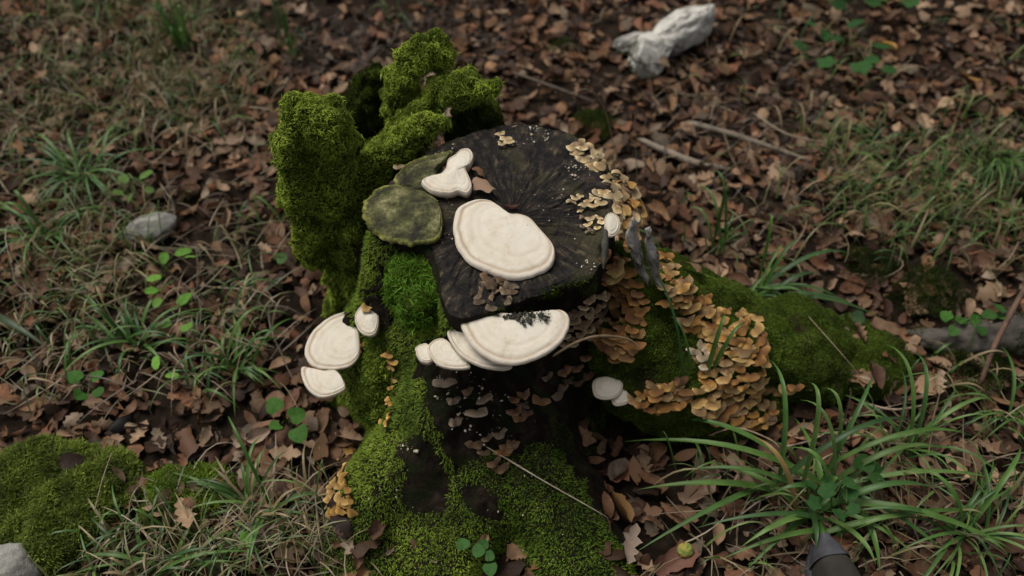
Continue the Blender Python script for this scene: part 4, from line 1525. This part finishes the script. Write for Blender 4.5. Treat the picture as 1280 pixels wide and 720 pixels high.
OLIVE = [(.16, .15, .05), (.22, .18, .08), (.12, .13, .04), (.30, .235, .12), (.10, .13, .035), (.075, .14, .032)]
grass_mass([(rng.uniform(-20, 330), rng.uniform(-10, 170), .10, 17) for _ in range(62)] + [(rng.uniform(-20, 160), rng.uniform(160, 420), .09, 11) for _ in range(34)],
           'matted olive and straw coloured fine grass in the far corner', (.05, .13), (.0014, .0034), OLIVE)
grass_mass([(rng.uniform(1040, 1290), rng.uniform(160, 310), .10, 14) for _ in range(26)], 'fine olive grass round the hanging tuft', (.05, .13), (.0014, .0032), OLIVE + GREEN[:3])
grass_mass([(rng.uniform(220, 470), rng.uniform(630, 725), .05, 9) for _ in range(18)], 'dry sprawling grass before the velvet mossy root', (.06, .14), (.0014, .003), OLIVE)

# ================================================================== SEDGE TUFTS (every blade a part)
def blade_mesh(b, c, t, w, segs=12):
    u = np.linspace(0, 1, segs + 1)[:, None]
    p = (1 - u) ** 2 * b + 2 * u * (1 - u) * c + u ** 2 * t
    tan = unit(2 * (1 - u) * (c - b) + 2 * u * (t - c))
    side = unit(np.cross(tan, [0, 0, 1.0]) + 1e-6)
    up_ = np.cross(side, tan)
    prof = w * .5 * np.clip(np.minimum(1, .55 + u[:, 0] * 2.2) * (1 - u[:, 0] ** 3.2), .04, 1)
    L_ = p - side * prof[:, None] + up_ * prof[:, None] * .45
    R_ = p + side * prof[:, None] + up_ * prof[:, None] * .45
    V = np.stack([L_, p, R_], 1).reshape(-1, 3)
    F = []
    for i in range(segs):
        for j in range(2):
            F.append((i * 3 + j, i * 3 + j + 1, (i + 1) * 3 + j + 1, (i + 1) * 3 + j))
    return V, np.array(F)


SEDGE = [(.055, .135, .034), (.072, .165, .038), (.095, .195, .042), (.045, .11, .034), (.12, .215, .06)]


def tuft(px, py, label, blades=(), rand=0, L=(.12, .24), W=(.004, .007), az=None, spread=math.pi, lift=.6, lean=(.5, 1.0), cols=SEDGE, group=None, name='sedge_tuft'):
    base = P(px, py, 0); base[2] = ground_z(base[0], base[1])[0]
    e = empty(name, base, label, 'grass', group)

    def add(b, c, t, w, col):
        V, F = blade_mesh(b, c, t, w)
        obj('blade', rel(V, base), F, M['grass_blade'], e, color=col)

    for bl in blades:
        tx, ty, tz, h, w = bl[:5]
        t = P(tx, ty, tz)
        b = base + np.array([rng.normal(0, .010), rng.normal(0, .010), 0]) * (4.0 if len(blades) > 15 else 1.0)
        c = b * .55 + t * .45
        c[2] = max(b[2], t[2]) + h
        col = np.array(bl[5]) if len(bl) > 5 else np.array(SEDGE[rng.integers(len(SEDGE))]) * rng.uniform(.8, 1.2)
        add(b, c, t, w * 1.35, col)
    for _ in range(rand):
        a = rng.uniform(0, 2 * np.pi) if az is None else az + rng.uniform(-spread, spread)
        l_ = rng.uniform(*L); ln_ = rng.uniform(*lean)
        b = base + np.array([rng.normal(0, .014), rng.normal(0, .014), 0])
        d = np.array([math.cos(a), math.sin(a), 0])
        c = b + d * l_ * .35 + np.array([0, 0, l_ * lift])
        t = b + d * l_ * ln_ + np.array([0, 0, max(.004, l_ * (lift + .15) * (1.05 - ln_))])
        add(b, c, t, rng.uniform(*W) * (1.35 if px < 500 else 1.0), np.array(cols[rng.integers(len(cols))]) * rng.uniform(.75, 1.2))
    return e


TANB = (.26, .18, .07)
tuft(1012, 640, 'broad bladed green sedge tuft between the long root and the shoe', [
    (797, 612, .03, .07, .0095), (780, 552, .04, .13, .009), (808, 522, .05, .12, .008), (795, 690, .02, .06, .008), (845, 590, .05, .10, .007),
    (940, 545, .10, .06, .008, TANB), (962, 450, .16, .10, .007), (1010, 478, .20, .10, .007), (1000, 500, .16, .10, .006), (1028, 485, .17, .09, .006),
    (1140, 525, .10, .14, .008), (1175, 560, .05, .10, .008), (1215, 545, .03, .12, .007), (1150, 650, .03, .08, .007), (1090, 470, .12, .12, .006),
    (1235, 640, .02, .09, .008), (900, 700, .02, .07, .007), (870, 660, .03, .08, .007), (1045, 600, .1, .06, .006), (930, 715, .02, .06, .007), (1190, 700, .02, .07, .008), (1250, 600, .02, .10, .007), (1100, 715, .02, .05, .009), (1270, 690, .03, .10, .010), (1165, 610, .06, .09, .009), (960, 620, .08, .08, .008), (985, 560, .12, .09, .007)],
     9, (.14, .26), (.0085, .0125), lift=.45)
tuft(943, 378, 'sedge tuft with long arching blades at the far side of the long root', [
    (1065, 318, .04, .10, .008), (1050, 372, .02, .07, .008), (1030, 345, .04, .08, .0065), (1075, 385, .02, .06, .0075), (1020, 395, .02, .05, .007), (1000, 300, .10, .07, .006), (1105, 400, .02, .07, .006), (960, 270, .16, .08, .005)],
     12, (.10, .2), (.004, .007), az=.1, spread=1.1)
tuft(895, 320, 'upright thin sedge tuft behind the crest of the mossy root', [(865, 235, .10, .10, .005), (888, 215, .16, .08, .005), (905, 240, .15, .08, .005), (858, 262, .06, .08, .005), (915, 300, .08, .08, .004)], 8, (.1, .18), (.003, .005), lift=.7, lean=(.2, .7))
tuft(1235, 205, 'dense tuft of hanging thin blades in the far litter', [], 46, (.12, .22), (.0028, .0045), az=-1.4, spread=1.0, lift=.6, lean=(.5, 1))
tuft(1165, 235, 'thin blades in a loose fan near the hanging tuft', [], 16, (.10, .18), (.003, .0045), lift=.6)
tuft(1085, 190, 'wispy pale tuft in the far litter beside broken straw', [], 16, (.10, .18), (.0028, .004), lift=.65)
tuft(232, 62, 'upright grass tuft standing in dry straw, the farthest one', [], 34, (.12, .2), (.003, .005), lift=.85, lean=(.1, .7))
tuft(365, 75, 'slim grass tuft behind the tallest mossy shard', [], 14, (.12, .2), (.003, .0045), lift=.9, lean=(.1, .6))
tuft(110, 228, 'spreading grass tuft with long soft blades among straw', [], 34, (.12, .23), (.0035, .006), lift=.5, lean=(.6, 1))
tuft(60, 300, 'low grass tuft with leaning blades by the small grey stone', [(0, 268, .05, .1, .006), (20, 245, .08, .1, .006)], 18, (.10, .2), (.0035, .0055), lift=.5)
tuft(170, 430, 'light green sprawling tuft below the small grey stone', [(110, 390, .06, .08, .0055), (150, 480, .02, .06, .0055)], 22, (.09, .18), (.0035, .006), lift=.5)
tuft(295, 460, 'fresh green tuft with curved blades beside the pair of white brackets', [(345, 385, .08, .1, .0055), (360, 420, .08, .08, .005), (335, 480, .03, .06, .005), (210, 470, .04, .08, .006)], 22, (.09, .18), (.0035, .0055), lift=.55, cols=[(.085, .17, .036), (.07, .15, .03), (.11, .19, .05)])
tuft(250, 480, 'small upright tuft over the brown leaves near the boulder', [], 12, (.07, .14), (.0035, .005), lift=.7)
tuft(325, 640, 'mixed green and straw coloured tuft beside the small mossy stone', [(330, 545, .06, .08, .005), (285, 520, .12, .08, .0045)], 26, (.10, .2), (.003, .005), lift=.45, cols=SEDGE + [(.30, .235, .14), (.26, .2, .12)])
tuft(205, 715, 'low sprawling tuft at the foot of the mossy boulder', [(90, 700, .02, .08, .006), (330, 690, .03, .07, .005)], 30, (.10, .2), (.0035, .0055), lift=.4, cols=SEDGE + [(.30, .235, .14)])
tuft(1200, 670, 'sprawling dark green sedge tuft past the shoe', [(1060, 640, .05, .08, .007), (1275, 560, .06, .1, .007), (1130, 585, .07, .1, .006)], 26, (.1, .22), (.004, .007), lift=.5)
tuft(1130, 560, 'narrow bladed tuft below the grey log', [(1105, 430, .10, .1, .006), (1140, 440, .10, .1, .006), (1240, 500, .04, .1, .006)], 14, (.1, .2), (.0035, .006), lift=.6)
tuft(1265, 520, 'arching green tuft by the brown stick', [], 16, (.1, .2), (.004, .0065), lift=.55)
tuft(500, 30, 'tiny grass tuft behind the arching shard', [], 8, (.08, .14), (.003, .004), lift=.7)
tuft(858, 545, 'slender sedge shoots rising in front of the big ochre cluster', [(795, 330, .30, .10, .0040), (828, 395, .22, .10, .0035), (905, 395, .24, .08, .0065), (932, 405, .22, .08, .006), (880, 600, .02, .06, .004)], 3, (.06, .12), (.003, .004))
tuft(-15, 395, 'single dark broad blade leaning in over straw', [(62, 437, .02, .05, .012, (.035, .07, .028))], 0)

# thin single stalks
def stalk(pts, r, color, label, name='grass_stalk', cat='stalk', group=None):
    V, F = tube(pts, r, 30, 6)
    c0 = np.array(pts[0])
    o = obj(name, rel(V, c0), F, M['twig_bark'], label=label, cat=cat, group=group, color=color)
    o.location = c0
    return o


y0 = P(770, 200, .0)[1]
stalk([P(772, 235, 0.0), PY(768, 190, y0), PY(755, 135, y0), PY(735, 112, y0 - .02), PY(710, 118, y0 - .05)], [.0014, .0012, .0010, .0008, .0006], (.34, .28, .18), 'fine curved dry grass stalk arching behind the rim')
hA, hB = hit(700, 442)[0], hit(795, 425)[0]
stalk([P(690, 446, .30), P(720, 428, .31), P(750, 420, .30), P(785, 424, .26), P(800, 436, .24)], [.0022, .0024, .0024, .002, .001], (.30, .22, .13), 'bent dry stem hooked over the orange brown fungi tiers')
stalk([hit(a, b_)[0] + [0, 0, .012] for a, b_ in ((608, 563), (640, 582), (680, 606), (740, 640), (760, 652))], [.0010, .0016, .0012, .0010, .0006], (.45, .40, .30), 'pale straw lying slantwise across the velvet mossy root')
stalk([P(855, 152, .015), P(915, 168, .02), P(975, 188, .015), P(1015, 202, .012)], [.008, .007, .006, .004], (.20, .17, .13), 'grey brown fallen stick, farther of the two crossing the litter', 'fallen_stick', 'stick')
stalk([P(795, 172, .01), P(830, 188, .02), P(870, 204, .02), P(915, 212, .012)], [.006, .009, .009, .006], (.22, .185, .145), 'grey brown fallen stick, nearer of the two crossing the litter', 'fallen_stick', 'stick')
stalk([P(1290, 345, .10), P(1262, 395, .08), P(1240, 440, .06), P(1226, 480, .02)], [.005, .0055, .005, .004], (.13, .075, .05), 'thin brown stick leaning over the grey log', 'fallen_stick', 'stick')
stalk([P(940, 140, .02), P(985, 168, .03), P(1035, 178, .02)], [.002, .0025, .0015], (.30, .24, .17), 'thin pale twig beside the fallen sticks', 'twig', 'twig')
stalk([P(1085, 505, .03), P(1120, 512, .035), P(1170, 503, .03)], [.002, .0025, .0015], (.28, .21, .16), 'pale twig lying below the grey log', 'twig', 'twig')
stalk([P(640, 90, .02), P(690, 108, .03), P(745, 128, .02)], [.003, .004, .002], (.10, .08, .06), 'dark twig behind the stump in the litter', 'twig', 'twig')
stalk([P(885, 545, .05), P(920, 535, .07), P(960, 548, .07), P(975, 560, .06)], [.0015, .0018, .0016, .001], (.34, .24, .16), 'dry straw bent at the foot of the big ochre cluster')
stalk([P(890, 545, .05), P(910, 525, .07), P(930, 508, .10)], [.0012, .0014, .001], (.36, .22, .16), 'short pinkish straw leaning on the big ochre cluster')
stalk([P(118, 640, .10), P(128, 600, .14), P(140, 565, .16)], [.0010, .0010, .0007], (.36, .30, .2), 'thin straw standing on the mossy boulder')
stalk([P(1010, 395, .12), P(1050, 440, .10), P(1075, 470, .06)], [.001, .001, .0007], (.30, .24, .14), 'thin bent straw over the moss of the long root')
stalk([P(555, 90, .3), P(560, 60, .4)], [.0008, .0006], (.3, .26, .18), 'hair thin straw on the arching shard') if False else None
stalk([P(797, 235, .0), PY(795, 190, P(797, 235, 0)[1]), PY(793, 140, P(797, 235, 0)[1])], [.0012, .001, .0007], (.3, .25, .17), 'upright dry stalk between stump and fallen sticks')

# weathered grey log
LV, LF = woody([P(1120, 424, -.02), P(1180, 424, .005), P(1230, 420, .012), P(1300, 412, .015), P(1380, 400, .015)], [.016, .030, .032, .034, .034], 110, 40, .9, .022, 22, 95)
LV = LV + normals(LV, LF) * (.005 * fbm(LV * [.4, 1, 1], 80, 2, 97))[:, None]
lc = P(1230, 420, 0)
lg = obj('fallen_log', rel(LV, lc), LF, M['twig_bark'], label='thin grey weathered log half sunk in the soil', cat='log', color=(.080, .070, .060))
lg.location = lc
moss([(LV, tris(LF))], 150000, 'moss patches on the weathered grey log', .005, .0016, .3, .6, (.085, .115, .016), (.03, .045, .01), keep=lambda p, n: fbm(p, 16, 3, 96) > -.08)

# ================================================================== SMALL GREEN PLANTS
def round_leaf(seed, kind='round'):
    r_ = np.random.default_rng(seed)
    na, nr_ = 18, 4
    a = np.linspace(0, 2 * np.pi, na, endpoint=False)
    if kind == 'round':
        rad = (.5 + .04 * np.sin(3 * a + r_.uniform(0, 6))) * np.where(np.cos(a) < -.9, .8, 1)
    elif kind == 'ivy':
        rad = .42 + .06 * np.cos(5 * a) + .025 * r_.normal(size=na)
    else:
        rad = .5 / np.sqrt(np.cos(a) ** 2 + (np.sin(a) / .62) ** 2)
    V = [(0.5, 0, 0)]
    for k in range(1, nr_ + 1):
        s = k / nr_
        x, y = .5 + rad * s * np.cos(a), rad * s * np.sin(a)
        z = .16 * np.abs(y) - .12 * (x - .5) ** 2 + .02 * s * np.sin(4 * a)
        V += list(np.stack([x, y, z], 1))
    F = [(0, 1 + j, 1 + (j + 1) % na, 1 + (j + 1) % na) for j in range(na)]
    for k in range(nr_ - 1):
        for j in range(na):
            F.append((1 + k * na + j, 1 + (k + 1) * na + j, 1 + (k + 1) * na + (j + 1) % na, 1 + k * na + (j + 1) % na))
    V = np.array(V)
    T = tris(np.array(F))
    return mesh('leaf', V, T, M['herb_leaf'])


RL = {k: [round_leaf(400 + i, k) for i in range(3)] for k in ('round', 'ivy', 'oval')}


def plant(name, label, leaves, kind, colors, base=None, stem_h=.03, z=None):
    """leaves: (px, py, size, yaw)"""
    b = P(*base, 0); b[2] = max(ground_z(b[0], b[1])[0], top_z(b[0], b[1], STAND))
    e = empty(name, b, label, 'plant')
    for (a, c, s, yaw) in leaves:
        q0 = P(a, c, b[2] + .012 + stem_h * 1.3 * rng.uniform(.8, 1.3))
        s = s * 1.25
        cy, sy = math.cos(yaw), math.sin(yaw)
        o = link('leaf', RL[kind][rng.integers(3)], e, color=np.array(colors[rng.integers(len(colors))]) * rng.uniform(.8, 1.2))
        tl = rng.normal(0, .25); tl2 = rng.normal(0, .2)
        m4 = Matrix.Translation(Vector(q0 - b)) @ Matrix.Rotation(yaw, 4, 'Z') @ Matrix.Rotation(tl, 4, 'X') @ Matrix.Rotation(tl2, 4, 'Y') @ Matrix.Scale(s, 4)
        o.matrix_local = m4
        V, F = tube([np.zeros(3), (q0 - b) * [.4, .4, .8], q0 - b], [.0011, .001, .0008], 8, 5)
        o.parent = obj('stem', V, F, M['grass_blade'], e, color=(.09, .14, .04))
    return e


LIME, MIDG, DKG = [(.13, .30, .05), (.16, .34, .06)], [(.055, .15, .03), (.07, .18, .035)], [(.028, .085, .024), (.035, .10, .028)]
plant('seedling', 'light green seedling with stepped leaves below the small grey stone', [(205, 330, .026, 1.8), (218, 318, .028, .4), (202, 346, .024, 3.4), (228, 322, .022, 0), (196, 360, .028, 4.3), (200, 372, .022, 4.6)], 'oval', LIME, (205, 352), .03)
plant('seedling', 'seedling with a bright round leaf over two small ones', [(226, 383, .030, 1.4), (216, 402, .020, 3.6), (232, 404, .020, 5.2)], 'round', LIME, (226, 398), .028)
plant('seedling', 'clover like seedling on the bare soil beside the brackets', [(349, 516, .026, 2.2), (360, 524, .026, .6), (369, 532, .028, 5.2), (352, 530, .02, 3.9)], 'round', MIDG, (360, 530), .026)
plant('seedling', 'pale green seedling rosette above the small grey stone', [(160, 228, .028, 2.4), (174, 224, .028, .8), (166, 240, .024, 4.6), (180, 236, .02, 6.0), (155, 242, .02, 3.2)], 'oval', [(.11, .20, .05)], (168, 236), .028)
plant('seedling', 'three leaf seedling among the brown leaves before the boulder', [(100, 478, .022, 2.4), (112, 476, .022, .7), (104, 488, .022, 4.4), (118, 486, .018, 5.6)], 'round', MIDG, (107, 484), .02)
plant('seedling', 'small bright seedling near the upright tuft', [(196, 462, .024, 1.8), (206, 470, .02, .2)], 'oval', LIME, (200, 472), .025)
plant('seedling', 'lone round leaved sprout in the straw by the small mossy stone', [(297, 674, .020, 0)], 'round', LIME, (296, 680), .02)
plant('seedling', 'tiny sprout with a round leaf by the stump wall', [(343, 326, .022, .5)], 'round', [(.08, .16, .05)], (345, 330), .02)
plant('ground_plant', 'dark green leafy ground plant in the far litter', [(1022, 35, .042, 2.2), (1060, 36, .040, .4), (1045, 72, .046, 3.6), (1068, 76, .048, 5.0), (1095, 60, .046, .6), (1012, 62, .040, 3.0), (1100, 84, .036, 5.6), (1030, 52, .040, 1.2), (1052, 52, .03, 2.2), (1082, 78, .034, .4)], 'ivy', DKG, (1055, 60), .05)
plant('ground_plant', 'dark leafy plant at the far edge of the litter', [(1040, 2, .045, 2.2), (1080, 4, .045, .4), (1128, 8, .04, .3), (1105, 2, .04, 1.6), (1060, 8, .04, 3)], 'ivy', DKG + MIDG, (1085, 6), .05)
plant('creeping_plant', 'creeping plant with a row of round leaves along the grey log', [(1188, 402, .020, 2), (1200, 405, .020, 1), (1212, 402, .022, .2), (1222, 406, .02, 5), (1234, 400, .022, 1), (1246, 398, .022, .4), (1256, 392, .022, 2), (1196, 408, .018, 4)], 'round', [(.06, .17, .03), (.05, .13, .03)], (1220, 404), .03)
plant('seedling', 'pair of grey green round leaves on the moss of the long root', [(1047, 399, .022, 3.0), (1063, 398, .022, .1)], 'round', [(.045, .095, .04)], (1055, 400), .02)
plant('nettle', 'crinkled green herb in the middle of the sedge tuft', [(1035, 615, .026, 1.2), (1050, 622, .026, .2), (1042, 634, .024, 5), (1028, 628, .024, 3.2), (1056, 608, .022, .8), (1040, 624, .024, 2), (1058, 630, .02, 5.5), (1022, 612, .02, 2.5)], 'ivy', [(.035, .10, .028)], (1042, 622), .06)
plant('seedling', 'small green herb growing between the mossy roots', [(582, 688, .018, 2.0), (590, 694, .018, .5), (612, 702, .018, 4.8), (600, 686, .015, 1.0), (605, 697, .014, .2)], 'round', [(.05, .13, .035)], (597, 698), .02)
plant('seedling', 'small leafy herb beside the russet folded leaf', [(1075, 590, .028, 1), (1085, 598, .026, 0), (1070, 602, .024, 4), (1090, 588, .022, .6)], 'round', [(.045, .12, .03)], (1078, 598), .03)

# acorn husk
aV, aF = IV[:].copy(), IF
hp_ = hit(853, 697, (GROUND,))[0] + [0, 0, .03]
c_ = np.where((fbm(aV, 2.4, 3, 7) > 0)[:, None], np.array([.30, .26, .05]), np.array([.12, .20, .04]))
ho = obj('acorn_husk', aV * (1 + .12 * fbm(aV, 3, 3, 5))[:, None] * [.014, .012, .011], aF, M['crust'], cols=c_, label='yellow green husk lying on the reddish torn leaf', cat='husk')
ho.location = hp_

# ================================================================== SHOE at the frame edge
def shoe():
    tip = P(1036, 664, .075)
    base = np.array([tip[0], tip[1], 0])
    e = empty('hiking_shoe', base, 'dark hiking shoe with grey rubber toe cap poking into the sedge', 'shoe')
    d = unit(np.array([.10, -1.0, 0]))                   # toe to heel
    s = np.array([-d[1], d[0], 0])                       # sideways
    nL, m_ = 40, 28
    u = np.linspace(0, 1, nL)
    halfw = .038 * np.clip(np.sin(np.pi * np.clip(u * 1.3 + .02, 0, .5)) ** .62, 0, 1) * (1 - .22 * np.exp(-((u - .62) / .16) ** 2)) * np.clip((1.02 - u) / .06, 0, 1) ** .5
    topz = .060 + .02 * np.clip(u / .2, 0, 1) + .045 * np.clip((u - .35) / .3, 0, 1)
    a = np.linspace(0, np.pi, m_)

    def shell(u0, u1, grow, zb, zt_scale, n_=nL):
        uu = np.linspace(u0, u1, n_)
        hw = np.interp(uu, u, halfw) + grow; tz = np.interp(uu, u, topz) * zt_scale
        V = []
        for i in range(n_):
            cx = rel(tip, base) * [1, 1, 0] + d * uu[i] * .29 + d * (-grow if i == 0 else 0)
            xs = hw[i] * np.sign(np.cos(a)) * np.abs(np.cos(a)) ** .7
            zs = zb + (tz[i] - zb) * np.abs(np.sin(a)) ** .6
            V.append(cx + np.outer(xs, s) + np.outer(zs, [0, 0, 1]))
        V = np.concatenate(V)
        F = [(i * m_ + j, i * m_ + j + 1, (i + 1) * m_ + j + 1, (i + 1) * m_ + j) for i in range(n_ - 1) for j in range(m_ - 1)]
        return V, np.array(F)
    V, F = shell(.03, .99, 0, .02, 1.0)
    upper = obj('upper', V, F, M['shoe_fabric'], e)
    V, F = shell(0, .13, .004, .02, 1.03, 14)
    obj('toe_cap', V, F, M['shoe_rubber'], upper)
    V, F = shell(0, 1, .006, .0, .38)
    obj('sole', V, F, M['shoe_rubber'], e)


shoe()
